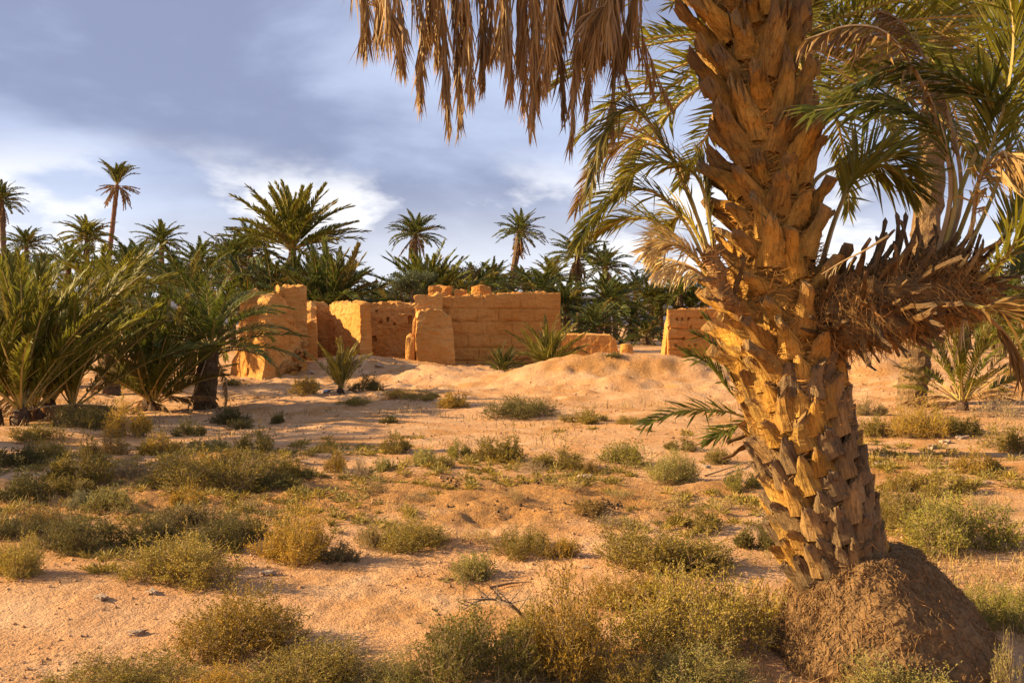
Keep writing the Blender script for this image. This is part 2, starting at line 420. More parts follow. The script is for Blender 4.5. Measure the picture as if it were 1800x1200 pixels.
def slab(name, parent, p0, p1, thick, zb, top, mat, res=0.05, rough=0.03, taper=0.12, seed=0, lend=None, rend=None, foot=0.0, holes=()):
    """a wall from plan point p0 to p1 (front face on that line, thickness away from camera), top = [(t, z)...];
    lend / rend = [(height fraction, shift in metres)] give the broken ends their outline"""
    p0, p1 = Vector(p0[:2]), Vector(p1[:2])
    L = (p1 - p0).length; d = (p1 - p0) / L; nrm = Vector((-d.y, d.x))
    if nrm.y < 0: nrm = -nrm
    H = max(z for _, z in top) - zb
    nx, ny, nz = max(3, int(L / res)), max(2, int(thick / 0.14)), max(3, int(H / res))
    V, F = box_grid(nx, ny, nz)
    t, u, w = V[:, 0], V[:, 1], V[:, 2]
    zt = np.interp(t, [a for a, _ in top], [b for _, b in top])
    zz = zb + (zt - zb) * w
    along = t * L
    if lend: along = along + (1 - t) ** 4 * np.interp(w, [a for a, _ in lend], [b for _, b in lend])
    if rend: along = along + t ** 4 * np.interp(w, [a for a, _ in rend], [b for _, b in rend])
    depth = u * thick + taper * w * (1 - 2 * u) * thick - foot * (1 - w) ** 3 * (1 - u)
    for (hx, hzz, hw, hh, hd) in holes:          # niches are pushed into the face
        depth = depth + hd * ((np.abs(p0.x + d.x * along - hx) < hw) & (np.abs(zz - hzz) < hh) & (u < 0.01))
    X = p0.x + d.x * along + nrm.x * depth; Y = p0.y + d.y * along + nrm.y * depth
    P = np.stack([X, Y, zz], -1)
    q = P * 1.0 + seed * 7.7
    s1, s2, s3 = fbm(q * 2.2, 3), fbm(q * 2.2 + 31, 3), fbm(q * 2.6 + 71, 3)
    edge = ss(0.82, 1.0, w)
    s1 = 0.6 * s1 + 0.5 * fbm(q * 9.0 + 3, 4); s2 = 0.6 * s2 + 0.5 * fbm(q * np.array([10.0, 10.0, 12.0]), 4)
    pit = ss(0.35, 0.7, noise(q * np.array([9, 9, 13.0]) + 13)) * 0.022
    P[:, 0] += rough * s1 + nrm.x * pit * (1 - u); P[:, 1] += rough * s2 + nrm.y * pit * (1 - u)
    P[:, 2] += rough * s3 * (0.3 + 1.5 * edge) + min(1, rough / 0.03) * edge * (0.06 * noise(q * 5.0) + 0.05 * noise(q * 13.0))
    # rounded, weathered crest
    P[:, 2] -= edge * 0.06 * (2 * u - 1) ** 2 * (w > 0.99)
    # loss at the foot
    e = np.exp(-((P[:, 2] - zb - 0.35) / 0.25) ** 2) * ss(0.0, 0.5, noise(q * 1.1 + 5))
    P[:, 0] += nrm.x * e * 0.06 * (1 - u); P[:, 1] += nrm.y * e * 0.06 * (1 - u)
    c = Vector((p0.x, p0.y, zb)) if parent is None else parent.location
    P = P - np.array(c)
    return link(name, new_mesh(name, P, F, mat, smooth=False), parent, loc=(c if parent is None else (0, 0, 0)))
def lump(sx, sy, sz, seed, n=2, rough=0.14):
    """irregular boulder-like clod"""
    V, F = box_grid(3 * n, 3 * n, 3 * n)
    P = V * 2 - 1
    nn = np.linalg.norm(P, axis=1, keepdims=True)
    P = P * (0.45 + 0.55 / np.maximum(nn, 0.5)) / 1.05
    d = fbm(P * 1.3 + seed * 9.1, 3)
    P = P * (1 + rough * d)[:, None]
    P = P * np.array([sx, sy, sz])
    fl = F
    return P, fl
def px_plan(px, Y): return ((px - CX) / FPX * Y, Y)
def zpx(py, Y): return CAMH + (HY - py) / FPX * Y

def blocks(parent, p0, p1, rows, widths, out, seed, ztop_fn, name='earth_block', skip=0.0, holes=(), res=0.045):
    """rammed earth lifts, each block a piece of its own standing a little proud of the core"""
    rnd = random.Random(seed)
    p0, p1 = Vector(p0[:2]), Vector(p1[:2]); L = (p1 - p0).length; d = (p1 - p0) / L; nrm = Vector((-d.y, d.x))
    if nrm.y < 0: nrm = -nrm
    for r in range(len(rows) - 1):
        z0, z1 = rows[r], rows[r + 1]
        x = -0.02
        while x < L - 0.05:
            w = rnd.uniform(*widths)
            if L - (x + w) < 0.3: w = L - x + 0.02
            x1 = x + w
            tm = (x + w / 2) / L
            zt = min(z1, ztop_fn(max(0, min(1, tm))) - 0.02)
            if zt - z0 > 0.08 and rnd.random() >= skip:
                nx, nz = max(4, int(w / res)), max(3, int((zt - z0) / res))
                V, F = box_grid(nx, 1, nz)
                g = 0.003
                ax = x + g + V[:, 0] * (w - 2 * g); az = z0 + g + V[:, 2] * (zt - z0 - 2 * g)
                pr = out + rnd.uniform(-0.006, 0.006)
                eb = np.minimum(np.minimum(V[:, 0], 1 - V[:, 0]) * w, np.minimum(V[:, 2], 1 - V[:, 2]) * (zt - z0))
                face = (1 - V[:, 1])
                dep = -pr * face + 0.03 * V[:, 1]
                P = np.stack([p0.x + d.x * ax + nrm.x * dep, p0.y + d.y * ax + nrm.y * dep, az], -1)
                for (hx, hzz, hr, hd) in holes:
                    k = ((P[:, 0] - hx) ** 2 + (P[:, 2] - hzz) ** 2 < hr * hr) & (face > 0.5)
                    P[k, 0] += nrm.x * hd; P[k, 1] += nrm.y * hd
                q = P + seed
                lo = ss(0.0, 0.6, noise(q * 1.9 + 3)) * np.exp(-((az - z0) / 0.05) ** 2) * 0.07     # crumbled lower edge
                sh = (0.022 * fbm(q * 3.1, 3) + 0.010 * fbm(q * 12, 2) + 0.030 * np.exp(-(eb / 0.022) ** 2) * (0.35 + 0.65 * ss(-0.2, 0.5, noise(q * 2.3 + 50))) + lo) * face
                P[:, 0] += nrm.x * sh; P[:, 1] += nrm.y * sh
                P[:, 2] += 0.012 * noise(q * 4 + 8) * (eb < 0.02)
                link(name, new_mesh(name, P - np.array(parent.location), F, M_EARTH), parent)
            x = x1
def wall_thing(name, px, py, Y, label):
    g = at(px, py, Y)
    return empty(name, g, label, 'wall', None, 'thing')

# left tower: buttress slab in front, recess, lit left return, higher block behind
def build_tower():
    o = wall_thing('ruined_tower', 480, 668, 25.5, 'tall ruined mud tower with broken crest beside the left palms')
    b = zpx(690, 25) - 0.4
    # buttress (front face 462..540)
    f0, f1 = px_plan(456, 25.0), px_plan(541, 26.3)
    slab('buttress_wall', o, f0, f1, 0.62, b, [(0, zpx(545, 25.0)), (0.10, zpx(522, 25.2)), (0.30, zpx(512, 25.4)), (0.42, zpx(514, 25.5)), (0.56, zpx(522, 25.6)), (0.75, zpx(560, 26)), (1, zpx(585, 26.3))], M_MUD,
         rough=0.035, seed=1, lend=[(0, -0.02), (0.35, 0.10), (0.75, 0.22), (1, 0.32)], rend=[(0, 0.05), (0.6, 0.0), (1, -0.1)], foot=0.14)
    # tall block behind, right top
    g0, g1 = px_plan(500, 26.4), px_plan(541, 26.7)
    slab('upper_wall', o, g0, g1, 0.7, b, [(0, zpx(506, 26.4)), (0.1, zpx(502, 26.4)), (0.8, zpx(500, 26.6)), (1, zpx(503, 26.7))], M_MUD, rough=0.025, seed=2)
    # back-left wall with broken crest
    h0, h1 = px_plan(429, 25.9), px_plan(506, 26.5)
    slab('broken_wall', o, h0, h1, 0.55, b, [(0, zpx(528, 25.9)), (0.16, zpx(527, 26)), (0.19, zpx(511, 26)), (0.36, zpx(507, 26.1)), (0.40, zpx(513, 26.1)), (0.5, zpx(509, 26.2)), (0.6, zpx(519, 26.2)), (0.78, zpx(515, 26.3)), (0.82, zpx(503, 26.4)), (1, zpx(506, 26.5))], M_MUD, rough=0.03, seed=3, lend=[(0, -0.3), (0.35, -0.16), (0.6, 0.0), (1, 0.02)])
    # low outer return wall, its face towards the sun
    k0, k1 = px_plan(403, 26.1), px_plan(432, 25.4)
    slab('return_wall', o, k0, k1, 0.45, b, [(0, zpx(632, 26.1)), (0.35, zpx(612, 25.9)), (0.6, zpx(585, 25.7)), (0.8, zpx(560, 25.6)), (1, zpx(532, 25.5))], M_MUD, rough=0.04, seed=4)
    slab('side_wall', o, px_plan(533, 27.3), px_plan(535, 31.3), 0.4, b, [(0, 1.55), (0.45, 1.6), (0.75, 2.0), (1, 2.25)], M_MUD, rough=0.03, seed=6)
    # crumbled stone footing on the right of the buttress
    rnd = random.Random(5)
    for k in range(46):
        t = rnd.random(); px = 488 + 52 * t; top = 655 - 55 * t * rnd.random() ** 0.8
        Yk = 25.05 + (px - 456) / 85 * 1.3 - 0.10
        py = top
        s = rnd.uniform(0.045, 0.10)
        P, F = lump(s * 1.2, s * 0.8, s * 0.8, k, 1)
        p = at(px, py, Yk) - o.location
        link('footing_stone', new_mesh('footing_stone', P, F, M_RUBBLE), o, mat=Matrix.Translation(p) @ Euler((rnd.random(), rnd.random(), rnd.random() * 6)).to_matrix().to_4x4())
build_tower()

def build_walls():
    zb = -0.3
    # short back wall right of the tower
    o = wall_thing('back_wall', 560, 612, 31, 'narrow shaded mud wall directly right of the tower')
    slab('wall_face', o, px_plan(536, 31.2), px_plan(579, 31.2), 0.4, zb, [(0, zpx(532, 31)), (0.4, zpx(530, 31)), (0.85, zpx(534, 31)), (1, zpx(541, 31))], M_MUD, rough=0.04, seed=11)
    # oblique wall with sunlit face
    o = wall_thing('oblique_wall', 610, 615, 30, 'oblique mud wall with a bright sunlit patch between darker walls')
    slab('wall_face', o, px_plan(577, 31.0), px_plan(630, 28.9), 0.42, zb, [(0, zpx(534, 31)), (0.5, zpx(531, 30)), (0.85, zpx(528, 29.1)), (1, zpx(533, 28.9))], M_MUD, rough=0.035, seed=12, rend=[(0, 0.22), (0.3, 0.1), (1, 0.0)])
    # rear wall with small openings
    o = wall_thing('rear_wall', 685, 618, 31, 'shaded rear mud wall with small dark niches behind the courtyard')
    nich = [(at(px, py, 30.85).x, at(px, py, 30.85).z, w / FPX * 30.85 / 2, h / FPX * 30.85 / 2, 0.14) for (px, py, w, h) in
            ((658, 596, 5, 10), (681, 562, 5, 8), (694, 569, 4, 3), (719, 563, 6, 14), (722, 595, 5, 11), (640, 545, 4, 3), (662, 546, 4, 3), (668, 567, 7, 3))]
    slab('wall_face', o, px_plan(622, 30.8), px_plan(740, 30.9), 0.4, zb, [(0, zpx(531, 31)), (0.3, zpx(533, 31)), (0.7, zpx(530, 31)), (1, zpx(531, 31))], M_MUD, res=0.035, rough=0.03, seed=13, holes=nich)
    # main wall: pier on the left, rammed earth lifts
    o = wall_thing('main_wall', 830, 640, 29.5, 'long high rammed earth wall with horizontal lifts in the centre')
    top = [(0, zpx(521, 29.4)), (0.25, zpx(520, 29.5)), (0.5, zpx(517, 29.8)), (0.62, zpx(514, 30)), (0.8, zpx(512, 30.2)), (0.93, zpx(513, 30.3)), (1, zpx(522, 30.4))]
    c0, c1 = px_plan(735, 29.3), px_plan(984, 30.4)
    slab('wall_core', o, c0, c1, 0.5, zb, top, M_EARTH, rough=0.02, seed=14, rend=[(0, 0.16), (0.5, 0.08), (0.9, 0.0), (1, -0.1)])
    zt = lambda t: float(np.interp(t, [a for a, _ in top], [b for _, b in top]))
    blocks(o, c0, c1, [0.05, 0.42, 0.80, 1.19, 1.58, 1.97, 2.6], (0.55, 1.15), 0.028, 21, zt)
    # pier in front
    q0, q1 = px_plan(731, 28.5), px_plan(802, 28.7)
    slab('pier', o, q0, q1, 0.8, zb, [(0, zpx(548, 28.5)), (0.25, zpx(541, 28.6)), (0.7, zpx(544, 28.6)), (1, zpx(556, 28.7))], M_MUD, rough=0.035, seed=15, lend=[(0, 0.12), (0.25, 0.02), (0.6, 0.0), (1, 0.06)], rend=[(0, -0.22), (0.15, -0.12), (0.3, -0.02), (1, -0.12)])
    slab('pier_top', o, px_plan(727, 28.9), px_plan(778, 29.0), 0.5, 1.2, [(0, zpx(517, 28.9)), (1, zpx(515, 29))], M_MUD, rough=0.03, seed=16, lend=[(0, 0.18), (0.5, 0.1), (1, 0)])
    for k, (px, py, w, h, Y) in enumerate(((775, 509, 22, 14, 30.4), (810, 511, 11, 11, 30.5), (846, 509, 20, 14, 30.5))):
        P, F = lump(w / FPX * Y, 0.24, h / FPX * Y * 1.15, 40 + k, 3, 0.30)
        link('crest_lump', new_mesh('crest_lump', P, F, M_EARTH), o, mat=Matrix.Translation(at(px, py + 9, Y) - o.location))
    P, F = lump(0.16, 0.2, 0.55, 51, 2, 0.1)
    link('fallen_stub', new_mesh('fallen_stub', P, F, M_MUD), o, mat=Matrix.Translation(at(722, 618, 28.8) - o.location))
    P, F = lump(0.09, 0.15, 0.75, 52, 2, 0.1)
    link('fallen_stub', new_mesh('fallen_stub', P, F, M_MUD), o, mat=Matrix.Translation(at(730, 600, 28.9) - o.location))
    # low wall
    o = wall_thing('low_wall', 1045, 622, 33, 'low mud wall with rounded right end behind the spiky palm')
    t2 = [(0, zpx(586, 33)), (0.6, zpx(586, 33)), (0.9, zpx(587, 33)), (1, zpx(595, 33))]
    slab('wall_face', o, px_plan(985, 33), px_plan(1085, 33), 0.4, zb, t2, M_MUD, rough=0.014, seed=17, rend=[(0, 0.15), (0.6, 0.05), (1, -0.05)])
    P, F = lump(0.24, 0.2, 0.30, 61, 2, 0.12)
    link('fallen_stub', new_mesh('fallen_stub', P, F, M_MUD), o, mat=Matrix.Translation(at(1102, 618, 33) - o.location))
    # far wall behind the big palm
    o = wall_thing('far_wall', 1215, 620, 36, 'high rammed earth wall with rows of small holes left of the big trunk')
    t3 = [(0, zpx(552, 36)), (0.05, zpx(543, 36)), (0.4, zpx(541, 36)), (0.6, zpx(543, 36)), (1, zpx(540, 36))]
    f0, f1 = px_plan(1171, 36), px_plan(1330, 36.5)
    slab('wall_core', o, f0, f1, 0.5, zb, t3, M_EARTH, rough=0.02, seed=18, lend=[(0, -0.1), (0.35, -0.05), (0.7, 0.05), (1, 0.15)])
    zt3 = lambda t: float(np.interp(t, [a for a, _ in t3], [b for _, b in t3]))
    hol = [(at(px, py, 35.9).x, at(px, py, 35.9).z, 0.042, 0.11) for (px, py) in ((1190, 561), (1200, 561), (1212, 560), (1235, 558), (1176, 576), (1215, 575), (1202, 595), (1188, 607), (1212, 607), (1224, 606), (1240, 590))]
    blocks(o, (f0[0] + 0.05, f0[1]), f1, [0.2, 0.58, 0.96, 1.34, 1.72, 2.6], (0.6, 1.1), 0.14, 33, zt3, holes=hol, res=0.045)
    # right remnant
    o = wall_thing('wall_remnant', 1530, 618, 34, 'low remnant of mud wall right of the big trunk')
    slab('wall_face', o, px_plan(1440, 34), px_plan(1536, 34), 0.4, zb, [(0, zpx(600, 34)), (0.7, zpx(606, 34)), (1, zpx(612, 34))], M_MUD, rough=0.04, seed=19)
build_walls()

# ------------------------------------------------------------------ palm fronds
def frond_geo(pts, S0, n, lmax, width, seed, style='green', t0=0.12, rr=0.02, ang=(68, 24), vee=(8, 40), droop=0.12, sides=4):
    """rachis tube plus two rows of leaflets -> verts, faces, material ids, rnd, tip"""
    rnd = random.Random(seed)
    V, F = [], []
    N = len(pts)
    rads = [rr * (1.25 if i == 0 else 1.0) * (1 - 0.85 * i / (N - 1)) + 0.0015 for i in range(N)]
    tube(pts, rads, sides, V, F, flat=0.7)
    nrv = len(V); FM = [0] * len(F)
    RN = [0.5] * nrv; TP = [0.0] * nrv
    # frames
    fr = []
    Sv = Vector(S0)
    for i in range(N):
        T = (pts[min(i + 1, N - 1)] - pts[max(i - 1, 0)]).normalized()
        Sv = Sv - T * Sv.dot(T)
        Sv = Sv.normalized() if Sv.length > 1e-5 else T.orthogonal().normalized()
        fr.append((T, Sv.copy(), Sv.cross(T).normalized()))
    up = 1.0 if fr[0][2].z >= 0 else -1.0
    G = Vector((0, 0, -1))
    for s in (-1, 1):
        for k in range(n):
            t = t0 + (1 - t0) * min(1.0, (k + rnd.uniform(-0.35, 0.35) + 0.4) / n)
            u = t * (N - 1); i = min(int(u), N - 2); f = u - i
            p = pts[i].lerp(pts[i + 1], f)
            T, Sd, Nn = fr[i if f < 0.5 else i + 1]
            Nn = Nn * up
            tt = (t - t0) / (1 - t0)
            ll = lmax * min(1.0, 0.45 + 2.2 * tt) * (1.0 - 0.55 * max(0, tt - 0.45) / 0.55) * rnd.uniform(0.82, 1.12)
            if style == 'dead':
                if rnd.random() < 0.10: continue
                a = R(rnd.uniform(6, 30)); v = R(rnd.uniform(-50, 50))
                dr = T * math.cos(a) + (Sd * s * math.cos(v) + Nn * math.sin(v)) * math.sin(a)
                dr = (dr + G * rnd.uniform(0.25, 0.9)).normalized()
                mid_d = (dr + G * 0.25).normalized(); tip_d = (dr * 0.5 + G * rnd.uniform(0.3, 0.9) + Vector((rnd.uniform(-.25, .25), rnd.uniform(-.25, .25), 0))).normalized()
                roll = rnd.uniform(0, 3.1)
            else:
                a = R(ang[0] + (ang[1] - ang[0]) * tt + rnd.uniform(-7, 7)); v = R(rnd.uniform(*vee))
                dr = T * math.cos(a) + (Sd * s * math.cos(v) + Nn * math.sin(v)) * math.sin(a)
                if rnd.random() < 0.06: dr = (dr + G * 0.7 + Vector((rnd.uniform(-.4, .4), rnd.uniform(-.4, .4), 0))).normalized()
                mid_d = dr; tip_d = (dr + G * droop * rnd.uniform(1.0, 3.5)).normalized()
                roll = rnd.uniform(-0.7, 0.7)
            wv = dr.cross(Nn)
            wv = wv.normalized() if wv.length > 1e-5 else Sd
            wn_ = dr.cross(wv).normalized()
            wv = (wv * math.cos(roll) + wn_ * math.sin(roll)) * width * rnd.uniform(0.8, 1.15) * 0.5
            m = p + mid_d * ll * 0.5; e = m + tip_d * ll * 0.5
            b = len(V)
            V += [p - wv * 0.5, p + wv * 0.5, m + wv, m - wv, e]
            F += [(b, b + 1, b + 2, b + 3), (b + 3, b + 2, b + 4)]
            FM += [1, 1]
            q = rnd.random()
            RN += [q] * 5; TP += [0.0, 0.0, 0.35, 0.35, 1.0]
    return V, F, FM, RN, TP
def frond_mesh(name, pts, S0, n, lmax, width, seed, style='green', **k):
    V, F, FM, RN, TP = frond_geo(pts, S0, n, lmax, width, seed, style, **k)
    mats = (M_DRYRACHIS, M_DRY) if style == 'dead' else (M_RACHIS, M_LEAF)
    return new_mesh(name, [tuple(v) for v in V], F, mats, FM, attrs={'rnd': RN, 'tip': TP})
def arc_pts(arch, n, k=1.6, sway=0.0):
    """unit-length rachis starting along +x and bending down by 'arch' radians"""
    p = Vector((0, 0, 0)); out = [p.copy()]
    for i in range(n):
        t = (i + 0.5) / n; a = -arch * t ** k
        p = p + Vector((math.cos(a), sway * t, math.sin(a))) / n
        out.append(p.copy())
    return out
LIB = {}
def lib(style, lod, var):
    key = (style, lod, var)
    if key in LIB: return LIB[key]
    n, wd, seg, sides = {'hi': (64, 0.0135, 12, 4), 'mid': (54, 0.021, 9, 3), 'lo': (40, 0.030, 7, 3)}[lod]
    sw = (-0.15, 0.0, 0.15)[var % 3]
    sd = var * 13 + len(style) * 7 + len(lod)
    if style == 'arch':
        me = frond_mesh('frond', arc_pts((0.55, 0.85, 1.15, 0.7)[var % 4], seg, 1.7, sw), (0, 1, 0), n, 0.19, wd, sd, rr=0.010, sides=sides, droop=0.10)
    elif style == 'stiff':
        me = frond_mesh('frond', arc_pts((0.25, 0.45, 0.65, 0.35)[var % 4], seg, 2.0, sw * 0.6), (0, 1, 0), n, 0.16, wd, sd, rr=0.010, ang=(52, 20), vee=(15, 55), sides=sides, t0=0.16, droop=0.05)
    elif style == 'bare':    # long thorny petiole, leaflets only towards the tip
        me = frond_mesh('frond', arc_pts((0.15, 0.35, 0.5, 0.2)[var % 4], seg, 1.6, sw * 0.5), (0, 1, 0), int(n * 0.7), 0.17, wd, sd, rr=0.012, ang=(45, 18), vee=(15, 55), sides=sides, t0=0.42, droop=0.05)
    else:
        me = frond_mesh('dead_frond', arc_pts((0.7, 1.0, 1.3, 0.5)[var % 4], seg, 0.9, sw), (0, 1, 0), int(n * 0.8), 0.16, wd * 1.1, sd, 'dead', rr=0.010, sides=sides, t0=0.2)
    LIB[key] = me
    return me
GREENS = {'deep': (0.066, 0.082, 0.018), 'olive': (0.140, 0.132, 0.018), 'mid': (0.098, 0.112, 0.019), 'blue': (0.085, 0.104, 0.030), 'yellow': (0.210, 0.170, 0.026)}
DEADC = (0.26, 0.150, 0.062)
def frond_at(parent, pos, az, el, L, style, lod, var, color, roll=0.0, rnd=random):
    m = Matrix.Translation(pos) @ Matrix.Rotation(az, 4, 'Z') @ Matrix.Rotation(-el, 4, 'Y') @ Matrix.Rotation(roll, 4, 'X') @ Matrix.Diagonal((L, L, L, 1))
    me = lib(style, lod, var)
    return link(me.name.split('.')[0], me, parent, mat=m, color=color)
def trunk_mesh(pts, r0, r1, sides, rings, rough, seed, knob=0.0, flare=0.15):
    P = spline(pts, rings)
    V = []; n = len(P)
    for i, p in enumerate(P):
        T = (P[min(i + 1, n - 1)] - P[max(i - 1, 0)]).normalized()
        U = T.cross(Vector((0, 1, 0))).normalized(); W = T.cross(U)
        t = i / (n - 1)
        r = r0 + (r1 - r0) * t + flare * r0 * math.exp(-t * 14)
        for k in range(sides):
            a = 2 * math.pi * k / sides
            ph = k / sides * 5 + i * 0.5
            kk = knob * (1 - abs(((i * 0.382 + k * 2 / sides) % 1) * 2 - 1))
            V.append(p + (U * math.cos(a) + W * math.sin(a)) * (r * (1 + kk)))
    A = np.array([tuple(v) for v in V])
    C = np.repeat(np.array([tuple(p) for p in P]), sides, 0)
    d = A - C
    A = C + d * (1 + rough * fbm(A * np.array([9, 9, 16]) + seed, 2))[:, None]
    idx = np.arange(n * sides).reshape(n, sides)
    F = np.stack([idx[:-1], np.roll(idx[:-1], -1, 1), np.roll(idx[1:], -1, 1), idx[1:]], -1).reshape(-1, 4)
    return A, F
def palm(label, crown, base, L, n, group=None, name='date_palm', lod='mid', green='mid', style='arch', elmin=-15, elmax=86, ndead=6, dead_el=(-75, -35), rt=0.17, seed=0, bend=None, trunk_col=(0.17, 0.105, 0.055), lean=(0, 0), power=0.8, category='palm', stub=True, gap=0.05):
    rnd = random.Random(seed * 101 + 7)
    base = Vector(base); crown = Vector(crown)
    o = empty(name, base, label, category, group)
    c = crown - base
    if c.length > 0.35:
        mids = [Vector((0, 0, -0.3)), Vector((0, 0, 0))] + ([Vector(bend) - base] if bend is not None else [c * 0.5 + Vector((lean[0], lean[1], 0))]) + [c]
        rings = min(70, max(12, int(c.length / (0.05 if lod == 'hi' else 0.14))))
        A, F = trunk_mesh(mids, rt * 1.12, rt * 0.95, 14 if lod == 'hi' else 9, rings, 0.10, seed, 0.22)
        link('trunk', new_mesh('trunk', A, F, M_TRUNK), o, color=trunk_col)
    col = GREENS[green]
    for k in range(n):
        u = (k + 0.5) / n
        el = R(elmax - (elmax - elmin) * u ** power + rnd.uniform(-6, 6))
        az = k * 2.39996 + rnd.uniform(-0.25, 0.25) + seed
        f = rnd.uniform(0.8, 1.25)
        cc = tuple(min(1, x * f) for x in col)
        if rnd.random() < 0.12: cc = (0.16 * f, 0.13 * f, 0.035 * f)
        Lk = L * rnd.uniform(0.85, 1.1) * (0.75 + 0.25 * min(1, u * 3))
        off = Vector((math.cos(az), math.sin(az), 0)) * gap * math.cos(el) + Vector((0, 0, gap * (0.5 - u) * 2))
        frond_at(o, c + off, az, el, Lk, style, lod, rnd.randrange(4), cc, rnd.uniform(-0.35, 0.35))
    for k in range(ndead):
        az = k * 2.39996 + 1.1 + seed + rnd.uniform(-0.4, 0.4); f = rnd.uniform(0.6, 1.15)
        frond_at(o, c + Vector((0, 0, -0.1)), az, R(rnd.uniform(*dead_el)), L * rnd.uniform(0.6, 0.95), 'dead', lod, rnd.randrange(4), tuple(x * f for x in DEADC), rnd.uniform(-0.5, 0.5))
    return o
def far_palm(label, px, py, Y, L, n=34, px_base=None, lod='lo', group='date palms of the oasis behind the ruins', **k):
    c = at(px, py, Y)
    xb = c.x if px_base is None else (px_base - CX) / FPX * Y
    b = Vector((xb, Y, hz(xb, Y)))
    k.setdefault('rt', 0.15)
    k['ndead'] = int(k.get('ndead', 6) * 1.4) + 2
    return palm(label, c, b, L, int(n * 1.5), group, lod=lod, **k)
def clump(label, px, py, L, n, group=None, lod='hi', green='mid', seed=0, elmin=18, elmax=88, ndead=5, Y=None, stems=3, spread=0.25, style='stiff', name='young_date_palm', category='palm', power=1.0, dead_el=(-5, 25), h0=0.1):
    g = ground_at(px, py) if Y is None else None
    if g is None:
        x = (px - CX) / FPX * Y; g = Vector((x, Y, hz(x, Y)))
    rnd = random.Random(seed * 31 + 5)
    o = empty(name, g, label, category, group)
    V, F = [], []
    cs = []
    for s in range(stems):
        a = s * 2.4 + seed; r = 0 if stems == 1 else spread * (0.4 + 0.6 * rnd.random())
        c = Vector((math.cos(a) * r, math.sin(a) * r, h0 * min(1, L / 2) + rnd.random() * 0.06 * L)); cs.append(c)
        tube([c * 0.8 + Vector((0, 0, -0.35)), c * 0.9 + Vector((0, 0, -0.1)), c, c + Vector((0, 0, 0.05 * L))], [0.055 * L, 0.06 * L, 0.05 * L, 0.02 * L], 9, V, F, cap=True)
    A = np.array([tuple(v) for v in V]); A += 0.02 * noise(A * 14)[:, None]
    link('stem_base', new_mesh('stem_base', A, F, M_TRUNK), o, color=(0.15, 0.09, 0.05))
    col = GREENS[green]
    for k in range(n):
        u = (k + 0.5) / n
        el = R(elmax - (elmax - elmin) * u ** power + rnd.uniform(-7, 7)); az = k * 2.39996 + seed + rnd.uniform(-0.3, 0.3)
        f = rnd.uniform(0.75, 1.3); cc = tuple(x * f for x in col)
        if rnd.random() < 0.15: cc = (0.17 * f, 0.135 * f, 0.035 * f)
        st = style if rnd.random() < 0.92 else 'arch'
        frond_at(o, cs[k % stems], az, el, L * rnd.uniform(0.75, 1.1), st, lod, rnd.randrange(4), cc, rnd.uniform(-0.6, 0.6))
    for k in range(ndead):
        az = k * 2.39996 + 0.7 + seed; f = rnd.uniform(0.6, 1.1)
        frond_at(o, cs[k % stems], az, R(rnd.uniform(*dead_el)), L * rnd.uniform(0.5, 0.8), 'dead', lod, rnd.randrange(4), tuple(x * f for x in DEADC), rnd.uniform(-0.5, 0.5))
    return o

# left group
GL = 'young palms at the left edge'
clump('bushy young palm with upright fronds at the far left edge', 20, 748, 2.15, 44, GL, green='olive', seed=1, elmin=36)
clump('dense young palm clump with sweeping dry lower fronds on the left', 88, 738, 2.3, 66, GL, green='olive', seed=2, elmin=40, ndead=12, stems=4, spread=0.35)
clump('upright young palm clump between the leftmost clump and the stout trunked palm', 268, 722, 1.95, 52, GL, green='mid', seed=3, elmin=28, ndead=8, stems=2, spread=0.15)
g = ground_at(360, 718)
palm('short palm with stout dark trunk in front of the mud tower', at(368, 605, g.y), g, 1.6, 40, GL, lod='hi', green='mid', elmin=2, elmax=86, ndead=5, rt=0.17, seed=4, dead_el=(-70, -35), trunk_col=(0.16, 0.10, 0.045), gap=0.12)
palm('bushy palm crown rising behind the left clumps, tips catching light', at(195, 560, 21), (at(195, 560, 21).x, 21, hz(-8.5, 21)), 2.0, 38, GL, lod='hi', green='olive', elmin=-5, ndead=5, seed=5)
palm('broad palm crown behind the leftmost clumps', at(70, 560, 23), (at(70, 560, 23).x, 23, hz(-10.8, 23)), 2.0, 34, GL, lod='hi', green='mid', elmin=-5, ndead=6, seed=6)
palm('dark palm crown filling the gap left of the tower', at(330, 520, 26), (at(330, 520, 26).x, 26, hz(-8.5, 26)), 1.7, 32, GL, lod='mid', green='deep', elmin=-10, ndead=6, seed=7)

# oasis behind
far_palm('tall palm cut by the left picture edge with brown skirt', 2, 352, 85, 2.3, 30, px_base=14, seed=11, ndead=12, rt=0.22, green='deep')
far_palm('low dark palm crown beside the palm at the left edge', 46, 432, 80, 2.2, 26, seed=12, ndead=6, green='deep')
far_palm('bright green palm crown left of the tall leaning palm', 153, 418, 62, 2.0, 30, seed=13, green='olive', ndead=4)
far_palm('tall leaning palm with tufted top and drooping brown fronds', 206, 325, 80, 2.3, 14, px_base=176, seed=14, elmin=55, elmax=89, ndead=20, dead_el=(-50, 18), rt=0.17, green='mid', trunk_col=(0.24, 0.115, 0.06))
far_palm('palm crown right of the tall leaning palm', 284, 425, 66, 1.9, 28, seed=15, green='mid', ndead=4)
far_palm('dark palm crown left of the largest crown', 408, 462, 50, 2.0, 30, seed=16, green='deep', ndead=4, lod='mid')
far_palm('largest palm crown, tall feathery fronds above the mud tower', 514, 436, 52, 3.9, 40, seed=17, green='olive', style='stiff', elmin=2, elmax=88, ndead=6, lod='mid', power=1.0, rt=0.2)
clump('dense dark palm thicket directly above the mud tower', 470, 600, 2.8, 80, 'palm thickets behind the ruins', lod='mid', green='deep', seed=18, Y=42, elmin=-5, h0=1.5, ndead=6, stems=5, spread=1.0)
